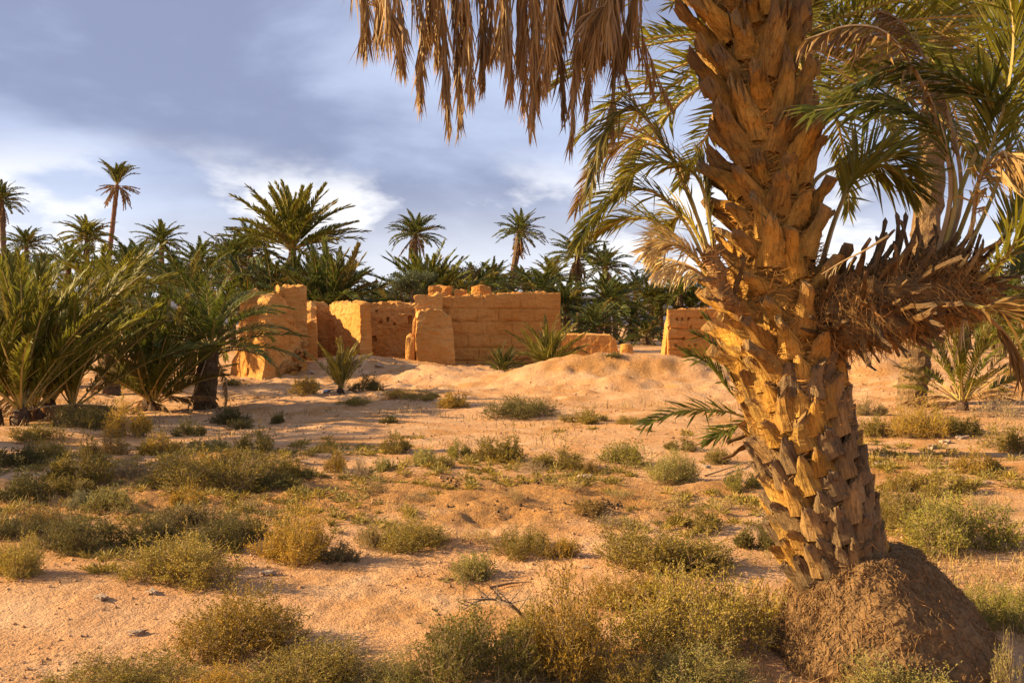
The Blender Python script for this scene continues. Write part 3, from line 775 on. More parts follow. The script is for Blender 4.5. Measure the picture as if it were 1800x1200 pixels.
clump('wide dark palm thicket right of the tower', 575, 600, 2.9, 80, 'palm thickets behind the ruins', lod='mid', green='deep', seed=19, Y=40, elmin=-12, h0=1.5, ndead=6, stems=3, spread=0.6)
far_palm('tall palm crown above the light green thicket', 730, 412, 76, 2.3, 30, seed=20, green='blue', ndead=8, px_base=738)
clump('light green palm thicket above the long wall left end', 752, 600, 2.5, 76, 'palm thickets behind the ruins', lod='mid', green='mid', seed=21, Y=41, elmin=-12, h0=1.9, ndead=5, stems=3, spread=0.6)
clump('brownish palm thicket behind the crest lumps', 806, 600, 2.1, 26, 'palm thickets behind the ruins', lod='mid', green='olive', seed=22, Y=46, elmin=20, h0=1.5, ndead=22, stems=2, spread=0.6)
far_palm('tall palm with drooping brown skirt leaning over the long wall', 914, 408, 78, 2.3, 26, px_base=884, seed=23, green='blue', ndead=16, dead_el=(-82, -50), rt=0.24)
far_palm('small palm crown low behind the long wall centre', 868, 498, 60, 1.9, 26, seed=24, green='deep', ndead=6)
far_palm('small dark palm crown left of the yellowish one', 922, 500, 66, 1.8, 24, seed=25, green='deep', ndead=5)
far_palm('yellowish green palm crown behind the long wall right end', 968, 492, 58, 1.9, 24, seed=26, green='olive', ndead=8)
far_palm('tall palm with straight brown trunk and brown skirt', 1015, 450, 62, 2.2, 28, px_base=1018, seed=27, green='mid', ndead=22, dead_el=(-80, -40), rt=0.17, trunk_col=(0.20, 0.095, 0.05))
far_palm('tall palm right of the straight trunked one', 1064, 470, 72, 2.3, 28, px_base=1055, seed=28, green='blue', ndead=18, dead_el=(-80, -40), rt=0.18, trunk_col=(0.20, 0.095, 0.05))
far_palm('spiky palm bush low behind the low wall', 1045, 578, 42, 1.6, 30, seed=29, green='blue', ndead=4, elmin=-10)
far_palm('tall thin palm near the drooping left fronds of the big palm', 1152, 478, 88, 2.3, 26, seed=30, green='deep', ndead=14, dead_el=(-80, -45), rt=0.2)
for k, (px, py, Y, L, gr, lb) in enumerate((
    (1082, 528, 60, 1.8, 'deep', 'palm crown just right of the tall pair'), (1118, 512, 78, 2.2, 'mid', 'pale tipped palm crown under the gap of sky'),
    (1110, 560, 56, 1.7, 'deep', 'dark palm with bare stems left of the far wall'), (1160, 532, 64, 2.0, 'mid', 'palm crown directly left of the far wall'),
    (1195, 518, 60, 2.0, 'mid', 'palm crown rising above the far wall'), (1238, 508, 70, 2.2, 'deep', 'palm crown above the far wall nearest the big trunk'),
    (990, 540, 52, 2.0, 'deep', 'dark palm between the long wall and the straight trunk'), (1135, 590, 50, 1.5, 'deep', 'low dark palm at the foot of the far grove'),
    (640, 560, 52, 1.9, 'deep', 'low dark palm behind the rear wall'), (680, 548, 50, 1.6, 'deep', 'palm tips just above the rear wall'),
    (245, 470, 58, 2.2, 'deep', 'shadowed palm crown between the tall leaning palm and the tower'), (120, 470, 58, 2.2, 'mid', 'palm crown left of the leaning trunk'),
    (20, 480, 60, 2.2, 'deep', 'shadowed palm crown low at the left edge'), (350, 470, 56, 2.2, 'deep', 'dim palm crown above the stout trunked palm'),
    (440, 440, 60, 2.4, 'deep', 'palm crown half hidden by the largest crown'), (850, 520, 55, 1.8, 'deep', 'dim palm crown just over the long wall'))):
    far_palm(lb, px, py, Y, L, 24, seed=40 + k, green=gr, ndead=6, lod='lo')
rb = random.Random(55)
for k, (px, lb) in enumerate((
    (10, 'wedged under the palm cut by the left edge'), (75, 'right of the low crown at the left edge'), (175, 'in front of the leaning trunk'), (225, 'just right of the leaning trunk'),
    (300, 'below the crown right of the leaning palm'), (385, 'above the dim gap left of the tower'), (455, 'peeking over the tower crest'), (545, 'under the right half of the largest crown'),
    (605, 'at the right end of the wide dark thicket'), (660, 'low over the rear wall, left half'), (700, 'low over the rear wall, right half'), (790, 'between the crest lumps of the long wall'),
    (835, 'right behind the right crest lump'), (890, 'at the foot of the palm leaning over the long wall'), (945, 'left of the yellowish green crown'), (1000, 'left of the straight brown trunk'),
    (1070, 'below the right palm of the tall pair'), (1145, 'left of the far wall, farther back'),
    (1220, 'over the middle of the far wall'))):
    far_palm(('dark palm crown ' if px < 980 else 'low palm crown ') + lb, px + rb.uniform(-6, 6), (rb.uniform(478, 528) if px < 620 else rb.uniform(505, 545)), rb.uniform(46, 72), rb.uniform(1.8, 2.4), 20, seed=120 + k,
             green=rb.choice(['deep', 'mid', 'olive'] if px > 980 else ['deep', 'mid', 'deep']), ndead=rb.randrange(2, 9), lod='lo')
# right side grove
for k, (px, py, Y, L, gr, lb) in enumerate((
    (1560, 590, 40, 1.8, 'deep', 'dark palm bush behind the wall remnant'), (1760, 540, 36, 2.3, 'mid', 'green palm crown at the right edge behind the offshoot'),
    (1700, 575, 44, 2.0, 'deep', 'dim palm behind the thin trunked palm'), (1830, 590, 33, 2.2, 'olive', 'bright palm bush cut by the right picture edge'),
    (1790, 480, 60, 2.4, 'deep', 'distant palm crown high at the right edge'), (1630, 560, 48, 2.0, 'deep', 'distant palm hidden behind the offshoot'))):
    far_palm(lb, px, py, Y, L, 28, seed=70 + k, green=gr, ndead=5, lod='mid', group='palms on the right behind the big palm')

# small palms on the sand
clump('small yellow green palm with upright fronds on the sand before the tower', 597, 690, 1.02, 24, None, green='yellow', seed=81, elmin=50, ndead=2, stems=2, spread=0.08)
clump('low dark palm tuft at the foot of the long wall', 882, 655, 0.75, 34, None, green='deep', seed=82, elmin=15, ndead=3, stems=2, spread=0.12, Y=26.2)
clump('spiky palm bush at the right end of the long wall', 962, 640, 1.35, 44, None, green='olive', seed=83, elmin=12, ndead=6, stems=3, spread=0.15, Y=26.5)
clump('young palm with bare thorny stems beside the thin trunked palm', 1692, 722, 1.55, 30, None, green='olive', seed=84, elmin=15, ndead=8, stems=2, spread=0.08, style='bare', dead_el=(10, 40))

# palm behind at right: knobbly trunk
g = ground_at(1602, 712)
Yp = g.y
palm('thin trunked palm with knobbly bark behind the offshoot', at(1652, 60, Yp), g, 3.4, 34, None, lod='hi', green='olive', elmin=-28, elmax=75, ndead=5, dead_el=(-75, -40), rt=0.225, seed=90, bend=at(1622, 480, Yp), trunk_col=(0.27, 0.16, 0.07), power=0.7)
# palm hidden behind the big trunk
g = ground_at(1432, 800)
palm('palm crown fanning out behind the big trunk', at(1395, 70, g.y), g, 2.9, 40, None, lod='hi', green='olive', elmin=-25, elmax=72, ndead=3, dead_el=(-75, -40), rt=0.17, seed=93, bend=at(1400, 450, g.y), trunk_col=(0.22, 0.13, 0.06), power=0.7)
# palms beyond the left edge: their shade falls over the left foreground
for k, (x, y, hh, L) in enumerate(((-9.4, 9.9, 1.7, 2.0), (-10.4, 12.0, 2.6, 2.3))):
    palm(('stout palm standing just beyond the left edge', 'taller palm beyond the left edge')[k], (x, y, hz(x, y) + hh), (x, y, hz(x, y)), L, 20, 'palms beyond the left edge', lod='mid', green='mid', seed=96 + k, elmin=-10)

# ------------------------------------------------------------------ the big palm
YB = 4.62
BASE = at(1476, 1000, YB); BASE.z = hz(BASE.x, BASE.y)
BIG = empty('date_palm', BASE, 'massive old date palm with scaly trunk in the right foreground', 'palm')
AX = [(1482, 1010), (1464, 960), (1438, 860), (1412, 760), (1396, 680), (1386, 600), (1368, 500), (1362, 400), (1352, 300), (1338, 190), (1322, 70), (1306, -60), (1298, -200), (1296, -330)]
HW = [84, 84, 86, 87, 87, 86, 82, 68, 59, 56, 54, 52, 50, 46]      # trunk half width in photo pixels
axis = spline([at(a, b, YB) for a, b in AX], 260)
hw = np.interp(np.linspace(0, 1, 261), np.linspace(0, 1, len(HW)), HW) * YB / FPX
pyrow = np.array([HY - (p.z - CAMH) * FPX / YB for p in axis])
def frame(i):
    T = (axis[min(i + 1, 260)] - axis[max(i - 1, 0)]).normalized()
    U = T.cross(Vector((0, 1, 0))).normalized()          # towards +x
    if U.x < 0: U = -U
    return T, U, T.cross(U).normalized()                 # W points away from or to the camera
def build_core():
    sides = 96; V = []
    for i in range(261):
        T, U, W = frame(i)
        for k in range(sides):
            a = 2 * math.pi * k / sides
            V.append(axis[i] + (U * math.cos(a) + W * math.sin(a)) * hw[i] * 0.86)
    A = np.array([tuple(v) for v in V]); C = np.repeat(np.array([tuple(p) for p in axis]), sides, 0)
    d = (A - C); d /= np.linalg.norm(d, axis=1, keepdims=True)
    row = np.repeat(pyrow, sides)
    fib = ss(300, 360, row) * (1 - ss(640, 700, row))    # matted fibre zone half way up
    q = A * np.array([5, 5, 22.0])
    A = A + d * (0.016 * fbm(A * 9, 3) + fib * (0.022 * fbm(q, 3) + 0.016 * np.abs(noise(A * np.array([14, 14, 46])))) + 0.006 * noise(A * 40))[:, None]
    idx = np.arange(261 * sides).reshape(261, sides)
    F = np.stack([idx[:-1], np.roll(idx[:-1], -1, 1), np.roll(idx[1:], -1, 1), idx[1:]], -1).reshape(-1, 4)
    link('trunk', new_mesh('trunk', A - np.array(BASE), F, M_FIBRE, smooth=True), BIG, color=(0.46, 0.225, 0.042))
build_core()

def stub_mesh(name, w0, w1, L, th, lean, curl, jag, seed, nu=18, nv=9, ex=1.7):
    """stump of a cut frond: x outwards, y across, z up the trunk; broad foot, thick curved back, splintered end"""
    rnd = random.Random(seed)
    V = []; 
    js = [rnd.uniform(-1, 1) for _ in range(nu)]
    for j in range(nv + 1):
        v = j / nv
        w = (w1 + (w0 - w1) * (1 - v) ** ex) * 0.5
        t = th * (1 - 0.4 * v) * 0.5
        cx = lean * v + curl * v * v; cz = L * v
        for k in range(nu):
            a = 2 * math.pi * k / nu
            ca, sa = math.cos(a), math.sin(a)
            y = w * math.copysign(abs(ca) ** 0.75, ca)
            keel = (1 - abs(y) / max(w, 1e-4))
            x = cx + t * math.copysign(abs(sa) ** 0.8, sa) + (0.9 * t * keel if sa > 0 else 0.35 * t * keel) - 0.34 * w * (y / max(w, 1e-4)) ** 2   # wraps round the trunk
            zz = cz - (0.22 * w0 * (y / max(w, 1e-4)) ** 2) * (1 - 0.5 * v)
            if j == nv: zz += jag * js[k]; 
            elif j == nv - 1: zz += 0.35 * jag * js[k]
            x += 0.004 * math.sin(k * 2.1 + seed) * (1 if k % 2 else -1)
            V.append((x, y, zz))
    A = np.array(V)
    A = A + (0.010 * fbm(A * 18 + seed * 3.3, 3))[:, None] * np.array([1, 0.6, 0.3])
    A[:, 0] += 0.0035 * noise(A * np.array([90, 160, 9.0]) + seed)
    A[:, 1] += rnd.uniform(-0.25, 0.25) * A[:, 2] ** 2 / max(L, 0.05)
    F = []
    for j in range(nv):
        for k in range(nu):
            k2 = (k + 1) % nu
            F.append((j * nu + k, j * nu + k2, (j + 1) * nu + k2, (j + 1) * nu + k))
    # splintered end: strips across the cut
    b = nv * nu; h = nu // 2
    for k in range(1, h - 0):
        k1, k2 = k - 1, k
        o1, o2 = (nu - k1) % nu, (nu - k2) % nu
        F.append((b + k1, b + k2, b + o2, b + o1) if k1 else (b + k1, b + k2, b + o2))
    F.append((b + h - 1, b + h, b + h + 1))
    return new_mesh(name, A, F, M_WOOD, smooth=False, attrs={'tip': np.repeat(np.linspace(0, 1, nv + 1), nu)})
ST = {
    'scale': [stub_mesh('leaf_base', 0.190, 0.026 + 0.018 * (k % 3), 0.130 + 0.007 * k, 0.046, 0.006 + 0.003 * (k % 3), 0.018, 0.010 + 0.008 * (k % 3), 100 + k, ex=0.85, nu=22) for k in range(7)],
    'mid': [stub_mesh('leaf_base', 0.190, 0.060, 0.125 + 0.018 * k, 0.050, 0.035 + 0.01 * (k % 3), 0.03, 0.022, 200 + k) for k in range(6)],
    'long': [stub_mesh('leaf_base', 0.215, 0.085, 0.15 + 0.024 * k, 0.066, 0.030 + 0.012 * (k % 4), 0.04, 0.085, 300 + k, nu=26, nv=11) for k in range(7)],
    'thin': [stub_mesh('leaf_base', 0.050, 0.022, 0.20 + 0.035 * k, 0.024, 0.0, 0.03, 0.022, 400 + k, nu=10, nv=6) for k in range(7)],
    'knob': [stub_mesh('leaf_base', 0.10, 0.05, 0.075 + 0.01 * k, 0.06, 0.02, 0.02, 0.012, 500 + k, nu=10, nv=4) for k in range(4)]}
WOODC = [(0.52, 0.255, 0.040), (0.56, 0.30, 0.060), (0.44, 0.225, 0.048)]
GREYC = [(0.28, 0.170, 0.072), (0.34, 0.195, 0.070), (0.23, 0.142, 0.064)]
def put_stub(parent, kind, pos, out, up, tilt, twist, sc, color, rnd, org):
    x = (out - up * out.dot(up)).normalized(); y = up.cross(x)
    m = Matrix((x, y, up)).transposed().to_4x4()
    m = Matrix.Translation(pos - org) @ m @ Matrix.Rotation(twist, 4, 'X') @ Matrix.Rotation(tilt, 4, 'Y') @ Matrix.Diagonal((sc[0], sc[1], sc[2], 1))
    return link('leaf_base', rnd.choice(ST[kind]), parent, mat=m, color=color)
def build_leaf_bases():
    rnd = random.Random(99)
    ang = 0.0; i = 3.0; cnt = 0
    while i < 258:
        row = pyrow[int(i)]
        T, U, W = frame(int(i))
        ang += 2.39996
        out = U * math.cos(ang) + W * math.sin(ang)
        facing_left = -out.x; tw = 20
        if row > 660:
            kind, step = 'scale', 0.66
            g = ss(640, 900, np.array(row))
            col = GREYC[cnt % 3] if (rnd.random() < 0.35 + 0.45 * float(g) - 0.25 * max(0, facing_left)) else WOODC[cnt % 3]
            tilt = R(rnd.uniform(2, 9) + (8 if facing_left > 0.5 else 0)); sc = [rnd.uniform(0.92, 1.1) for _ in range(3)]; tw = 7
            inn = 0.87
        elif row > 330:
            left = facing_left > 0.15
            kind, step = 'mid', 0.95
            col = WOODC[cnt % 3]
            if not left and rnd.random() < 0.35: i += step * 0.6; continue
            tilt = R(rnd.uniform(16, 34) if left else rnd.uniform(6, 18)); sc = [rnd.uniform(0.8, 1.2) for _ in range(3)]
            inn = 0.80
        else:
            kind, step = 'long', 1.12
            col = WOODC[cnt % 3]
            tilt = R(rnd.uniform(6, 17) + 10 * max(0, facing_left)); sc = [rnd.uniform(0.8, 1.1), rnd.uniform(0.8, 1.05), rnd.uniform(0.75, 1.15)]
            inn = 0.74
        if row < -230: break
        f = rnd.uniform(0.75, 1.2)
        put_stub(BIG, kind, axis[int(i)] + out * hw[int(i)] * inn, out, T, tilt, R(rnd.uniform(-tw, tw)), sc, tuple(c * f for c in col), rnd, BASE)
        cnt += 1; i += step
    return cnt
N_STUB = build_leaf_bases()
def sheath_fibre(parent, P, rad, n, seed, ln, color, spread=0.6):
    """torn fibre clinging between the leaf bases"""
    rnd = random.Random(seed); V, F, RN = [], [], []
    for k in range(n):
        i = rnd.randrange(1, len(P) - 1)
        T = (P[i + 1] - P[i - 1]).normalized(); U = T.cross(Vector((0, 1, 0))).normalized(); W = T.cross(U)
        a = rnd.uniform(0, 6.283); out = U * math.cos(a) + W * math.sin(a); tan = T.cross(out)
        d = (tan * rnd.uniform(-1, 1) + T * rnd.uniform(-0.4, 1) * spread + out * rnd.uniform(-0.05, 0.25)).normalized()
        r = rad[i] * rnd.uniform(0.88, 1.02); p = P[i] + out * r; l = ln * rnd.uniform(0.4, 1.6)
        m = p + d * l * 0.5 + out * rnd.uniform(-0.01, 0.02); e = m + (d + Vector((rnd.uniform(-.6, .6), rnd.uniform(-.6, .6), rnd.uniform(-.9, .3)))) * l * 0.5
        w = d.cross(out).normalized() * rnd.choice([0.0007, 0.001, 0.0014, 0.0022]); b = len(V)
        V += [p - w, p + w, m + w, m - w, e]; F += [(b, b + 1, b + 2, b + 3), (b + 3, b + 2, b + 4)]; RN += [rnd.random()] * 5
    o = link('sheath_fibre', new_mesh('sheath_fibre', np.array([tuple(v) for v in V]) - np.array(BASE), F, M_TWIG, attrs={'rnd': RN}), parent, color=color)
    o['kind'] = 'stuff'
sheath_fibre(BIG, axis[60:235], hw[60:235], 9000, 3, 0.06, (0.30, 0.155, 0.038))
sheath_fibre(BIG, axis[2:70], hw[2:70], 1500, 4, 0.04, (0.20, 0.12, 0.05))

# root mat at the foot
def build_roots():
    cx, cy, top = at(1480, 985, YB).x, YB, at(1480, 968, YB).z
    nth, nv = 120, 46
    th = np.linspace(0, 2 * math.pi, nth, endpoint=False)
    Rt = np.interp(th, [0, 0.9, 1.7, 2.4, math.pi, 3.8, 4.7, 5.5, 2 * math.pi], [0.80, 0.70, 0.5, 0.40, 0.31, 0.36, 0.46, 0.70, 0.80])
    V = []
    for v in np.linspace(0, 1, nv):
        left = np.clip(-np.cos(th), 0, 1)
        e = 0.85 + 1.6 * left
        r = 0.215 + (Rt - 0.215) * v ** e
        zz = top + 0.02 - (top + 0.16) * v ** (1.55 - 0.4 * left)
        V.append(np.stack([cx + r * np.cos(th), cy + r * np.sin(th), zz], -1))
    A = np.array(V).reshape(-1, 3)
    d = A - np.array([cx, cy, A[:, 2].mean() * 0]); d[:, 2] = 0.12; d /= np.linalg.norm(d, axis=1, keepdims=True)
    A = A + d * (0.038 * fbm(A * 5, 3) + 0.013 * fbm(A * 24, 3) + 0.006 * noise(A * 70))[:, None]
    idx = np.arange(nv * nth).reshape(nv, nth)
    F = np.stack([np.roll(idx[:-1], -1, 1), idx[:-1], idx[1:], np.roll(idx[1:], -1, 1)], -1).reshape(-1, 4)
    cap = np.array([[cx, cy, top + 0.02]])
    rm = link('root_mound', new_mesh('root_mound', A - np.array(BASE), F, M_ROOT, smooth=False), BIG)
    rm['label'] = 'dark fibrous mound of exposed roots'
    rnd = random.Random(12)
    V, F, RN = [], [], []
    G = A.reshape(nv, nth, 3)
    for k in range(2200):
        a = rnd.random() * nth; v0 = rnd.random() ** 0.8 * nv * 0.85
        ln = rnd.uniform(2, 6); pts = []
        da = rnd.uniform(-0.7, 0.7)
        for s in range(5):
            v = min(nv - 1.01, v0 + ln * s / 4); aa = (a + da * s + rnd.uniform(-.5, .5)) % nth
            c = Vector(G[int(v), int(aa) % nth]); n = Vector(d.reshape(nv, nth, 3)[int(v), int(aa) % nth])
            pts.append(c + n * rnd.uniform(-0.002, 0.02))
        r = rnd.uniform(0.0008, 0.0022); b = len(V)
        tube(pts, [r, r, r, r * .8, r * .4], 3, V, F)
        RN += [rnd.random()] * (len(V) - b)
    for k in range(6000):
        c = Vector(G[rnd.randrange(nv), rnd.randrange(nth)]); s = rnd.uniform(0.003, 0.009); b = len(V)
        for _ in range(4): V.append(c + Vector((rnd.uniform(-s, s), rnd.uniform(-s, s), rnd.uniform(-s, s) + s)))
        F += [(b, b + 1, b + 2), (b, b + 2, b + 3), (b, b + 3, b + 1), (b + 1, b + 3, b + 2)]; RN += [rnd.random()] * 4
    rf = link('root_fibre', new_mesh('root_fibre', np.array([tuple(v) for v in V]) - np.array(BASE), F, M_TWIG, attrs={'rnd': RN}), BIG, color=(0.145, 0.085, 0.038))
    rf['kind'] = 'stuff'
build_roots()

# fronds drawn through points (photo column, row, distance)
def hero(parent, cps, n, lmax, width, seed, color, style='green', name=None, org=None, side=(0, 1, 0), **k):
    pts = spline([at(*c) for c in cps], 22)
    org = BASE if org is None else org
    # wide side roughly level and across the view direction
    chord = (pts[-1] - pts[0]); sd = Vector(side)
    me = frond_mesh(name or ('dead_frond' if style == 'dead' else 'frond'), [p - org for p in pts], sd, n, lmax, width, seed, style, **k)
    return link(me.name.split('.')[0], me, parent, color=color)
OL, YE, DG, TAN, STRAW = (0.170, 0.155, 0.020), (0.30, 0.24, 0.032), (0.090, 0.100, 0.018), (0.30, 0.185, 0.075), (0.48, 0.36, 0.20)
# dead skirt hanging from the crown above the picture
def build_skirt():
    rnd = random.Random(31)
    tips = [(640, 95, 4.3), (665, 60, 4.5), (705, 135, 4.35), (690, 70, 4.2), (738, 205, 4.4), (768, 120, 4.6), (788, 245, 4.35), (808, 250, 4.5), (826, 190, 4.3), (848, 170, 4.45), (860, 120, 4.65),
            (898, 185, 4.4), (915, 150, 4.6), (935, 255, 4.35), (945, 200, 4.5), (960, 180, 4.3), (990, 230, 4.5), (1003, 285, 4.4), (1012, 180, 4.6), (1040, 140, 4.35), (1075, 262, 4.45), (1060, 120, 4.6), (1095, 130, 4.5), (975, 120, 4.7), (1030, 225, 4.55), (880, 90, 4.25), (920, 215, 4.45), (750, 80, 4.5), (815, 130, 4.6), (1050, 60, 4.3)]
    for k, (tx, ty, Y) in enumerate(tips):
        x0 = tx - rnd.uniform(-8, 8)
        sw = (1010 - tx) * 0.02 if tx < 1000 else -22
        top = -170 - rnd.uniform(0, 90)
        crown = (1296 - rnd.uniform(0, 20), -330 + rnd.uniform(-20, 30), 4.62)
        mid = ((1296 + x0) / 2 + rnd.uniform(-20, 20), top - 190 + (1296 - x0) * 0.05, (Y + 4.62) / 2)
        sh = (x0 - sw + 10, top, Y)
        cps = [crown, mid, sh, (x0 - sw * 0.5, -20 + (ty * 0.2), Y), (tx, ty - 45, Y)]
        f = rnd.uniform(0.75, 1.25)
        hero(BIG, cps, 92, 0.34, 0.0105, 600 + k, tuple(c * f for c in (0.30, 0.185, 0.085)), 'dead', t0=0.35, rr=0.011)
    # thin bare strands nearer the trunk
    for k, cps in enumerate(([(1280, -200, 4.5), (1150, -120, 4.45), (1118, 40, 4.45), (1135, 110, 4.45), (1150, 165, 4.45)], [(1285, -220, 4.5), (1160, -140, 4.4), (1125, 20, 4.4), (1150, 120, 4.4), (1183, 190, 4.4)],
                             [(1285, -220, 4.5), (1140, -160, 4.5), (1085, -10, 4.5), (1092, 100, 4.5), (1120, 190, 4.5)])):
        hero(BIG, cps, 26, 0.16, 0.008, 640 + k, (0.30, 0.16, 0.06), 'dead', t0=0.4, rr=0.008)
    # living crown above the picture
    lrnd = random.Random(8)
    for k in range(16):
        az = k * 2.4; el = R(80 - 3.5 * k + lrnd.uniform(-6, 6))
        frond_at(BIG, axis[-1] - BASE, az, el, 2.8, 'arch', 'hi', k % 4, OL, lrnd.uniform(-.3, .3))
build_skirt()

def offshoot(name, cps, r, nstub, seed, fan, lab, light=1.0):
    """side shoot: matted core with a brush of cut petioles"""
    P = spline([at(*c) for c in cps], 24)
    rnd = random.Random(seed)
    V, F = [], []
    tube(P, [r * (0.75 + 0.5 * math.sin(math.pi * (0.12 + 0.8 * i / 24))) * (1 if i < 21 else (24.5 - i) / 4) for i in range(25)], 28, V, F, cap=True)
    A = np.array([tuple(v) for v in V]); C = np.repeat(np.array([tuple(p) for p in P]), 28, 0)
    A = C + (A - C) * (1 + 0.30 * fbm(A * 16, 3) + 0.12 * noise(A * 60))[:, None]
    o = link(name, new_mesh(name, A - np.array(BASE), F, M_FIBRE), BIG, color=(0.22 * light, 0.12 * light, 0.042 * light))
    o['label'] = lab
    sheath_fibre(o, P, [r * 1.25] * 25, nstub * 14, seed, 0.10 if light == 1.0 else 0.045, (0.21 * light, 0.115 * light, 0.04 * light))
    for k in range(nstub):
        t = rnd.random() ** 0.8; i = min(23, int(t * 24))
        T = (P[i + 1] - P[i]).normalized()
        U = T.cross(Vector((0, 1, 0))).normalized(); W = T.cross(U)
        a = rnd.uniform(0, 2 * math.pi)
        out = U * math.cos(a) + W * math.sin(a)
        dirv = (T * rnd.uniform(0.0, 1.0) + out * rnd.uniform(0.5, 1.3) + Vector(fan) * rnd.uniform(0.0, 1.0) + Vector((rnd.uniform(-.3, .3), rnd.uniform(-.3, .3), rnd.uniform(-.3, .3)))).normalized()
        pos = P[i] + out * r * 0.75
        ref = T if abs(T.dot(dirv)) < 0.9 else Vector((0, 0, 1))
        f = rnd.uniform(0.45, 1.25) * light; s = rnd.uniform(0.35, 0.85) * (0.72 if t > 0.55 else 1.0) / light ** 0.5
        c = rnd.choice([(0.24, 0.125, 0.038), (0.20, 0.112, 0.042), (0.34, 0.21, 0.085)])
        put_stub(o, 'thin', pos, ref, dirv, R(rnd.uniform(-8, 8)), R(rnd.uniform(-8, 8)), (s * 1.1, s * rnd.uniform(0.7, 1.5), s), tuple(x * f for x in c), rnd, BASE)
    return o
OR = offshoot('offshoot', [(1455, 560, 4.55), (1510, 545, 4.45), (1580, 530, 4.40), (1650, 510, 4.42), (1700, 485, 4.45)], 0.135, 270, 41, (-0.25, -0.1, 0.9), 'shaggy side shoot bristling with cut stems')
OLF = offshoot('offshoot', [(1320, 560, 4.55), (1275, 520, 4.48), (1255, 470, 4.45), (1245, 430, 4.45)], 0.036, 14, 42, (-0.3, -0.2, 0.6), 'pale frayed shoot on the left of the trunk', 1.9)
def fr_right():
    B = [(1660, 505, 4.42), (1690, 480, 4.45), (1700, 500, 4.5), (1680, 520, 4.4)]
    L = [
        # control points, colour, style
        ([(1650, 500, 4.45), (1705, 360, 4.4), (1762, 200, 4.3), (1782, 60, 4.2), (1765, -60, 4.1)], OL, 'green'),
        ([(1670, 500, 4.45), (1750, 330, 4.5), (1800, 150, 4.6), (1815, -20, 4.7)], OL, 'green'),
        ([(1640, 490, 4.4), (1690, 330, 4.4), (1742, 200, 4.35), (1700, 150, 4.3), (1600, 115, 4.2), (1500, 150, 4.1)], DG, 'green'),
        ([(1640, 490, 4.4), (1680, 350, 4.35), (1650, 235, 4.3), (1560, 180, 4.2), (1430, 195, 4.1)], DG, 'green'),
        ([(1640, 480, 4.4), (1672, 330, 4.35), (1640, 190, 4.25), (1570, 70, 4.15), (1500, 45, 4.1), (1415, 70, 4.05)], (0.24, 0.14, 0.06), 'dead'),
        ([(1650, 480, 4.45), (1690, 340, 4.5), (1660, 180, 4.6), (1600, 60, 4.7), (1560, 20, 4.75)], (0.22, 0.13, 0.055), 'dead'),
        ([(1690, 500, 4.45), (1760, 420, 4.5), (1830, 300, 4.55), (1880, 150, 4.6)], OL, 'green'),
        ([(1690, 505, 4.45), (1770, 455, 4.4), (1850, 400, 4.35), (1930, 330, 4.3)], OL, 'green'),
        ([(1690, 515, 4.45), (1770, 490, 4.5), (1850, 455, 4.55), (1940, 430, 4.6)], DG, 'green'),
        ([(1690, 525, 4.45), (1770, 530, 4.4), (1850, 520, 4.35), (1950, 530, 4.3)], DG, 'green'),
        ([(1680, 530, 4.45), (1750, 570, 4.5), (1800, 640, 4.55), (1830, 740, 4.6)], (0.2, 0.12, 0.05), 'dead'),
        ([(1410, 370, 4.7), (1440, 310, 4.75), (1510, 285, 4.8), (1570, 300, 4.85), (1600, 330, 4.85)], OL, 'green'),
        ([(1440, 480, 4.6), (1470, 380, 4.65), (1510, 300, 4.65), (1560, 270, 4.65), (1605, 300, 4.65)], OL, 'green'),
        ([(1680, 520, 4.45), (1740, 480, 4.2), (1800, 410, 4.0), (1860, 330, 3.9)], OL, 'green'),
        ([(1670, 520, 4.4), (1720, 540, 4.2), (1790, 545, 4.1), (1880, 560, 4.0)], TAN, 'green'),
        ([(1700, 490, 4.45), (1790, 380, 4.6), (1850, 200, 4.8), (1860, 40, 4.9)], OL, 'green'),
        ([(1620, 480, 4.42), (1700, 420, 4.3), (1720, 320, 4.2), (1760, 270, 4.1), (1800, 300, 4.0)], TAN, 'dead'),
    ]
    for k, (c, col, st) in enumerate(L):
        hero(OR, c, 76 if st == 'green' else 64, 0.34 if st == 'green' else 0.24, 0.0135, 700 + k, col, st, t0=0.34, rr=0.018, ang=(42, 18), vee=(-20, 50), droop=0.10,
             side=(0.5, 1, 0.2) if k % 2 else (-0.6, 0.8, 0.2))
    # bleached strip hanging under the shoot
    hero(OR, [(1700, 520, 4.3), (1697, 545, 4.28), (1692, 570, 4.27), (1686, 600, 4.26), (1680, 622, 4.26)], 12, 0.12, 0.006, 750, STRAW, 'dead', t0=0.1, rr=0.007)
    hero(OR, [(1560, 415, 4.2), (1520, 440, 4.15), (1480, 460, 4.12), (1444, 482, 4.1)], 6, 0.08, 0.005, 751, STRAW, 'dead', t0=0.3, rr=0.007)
fr_right()
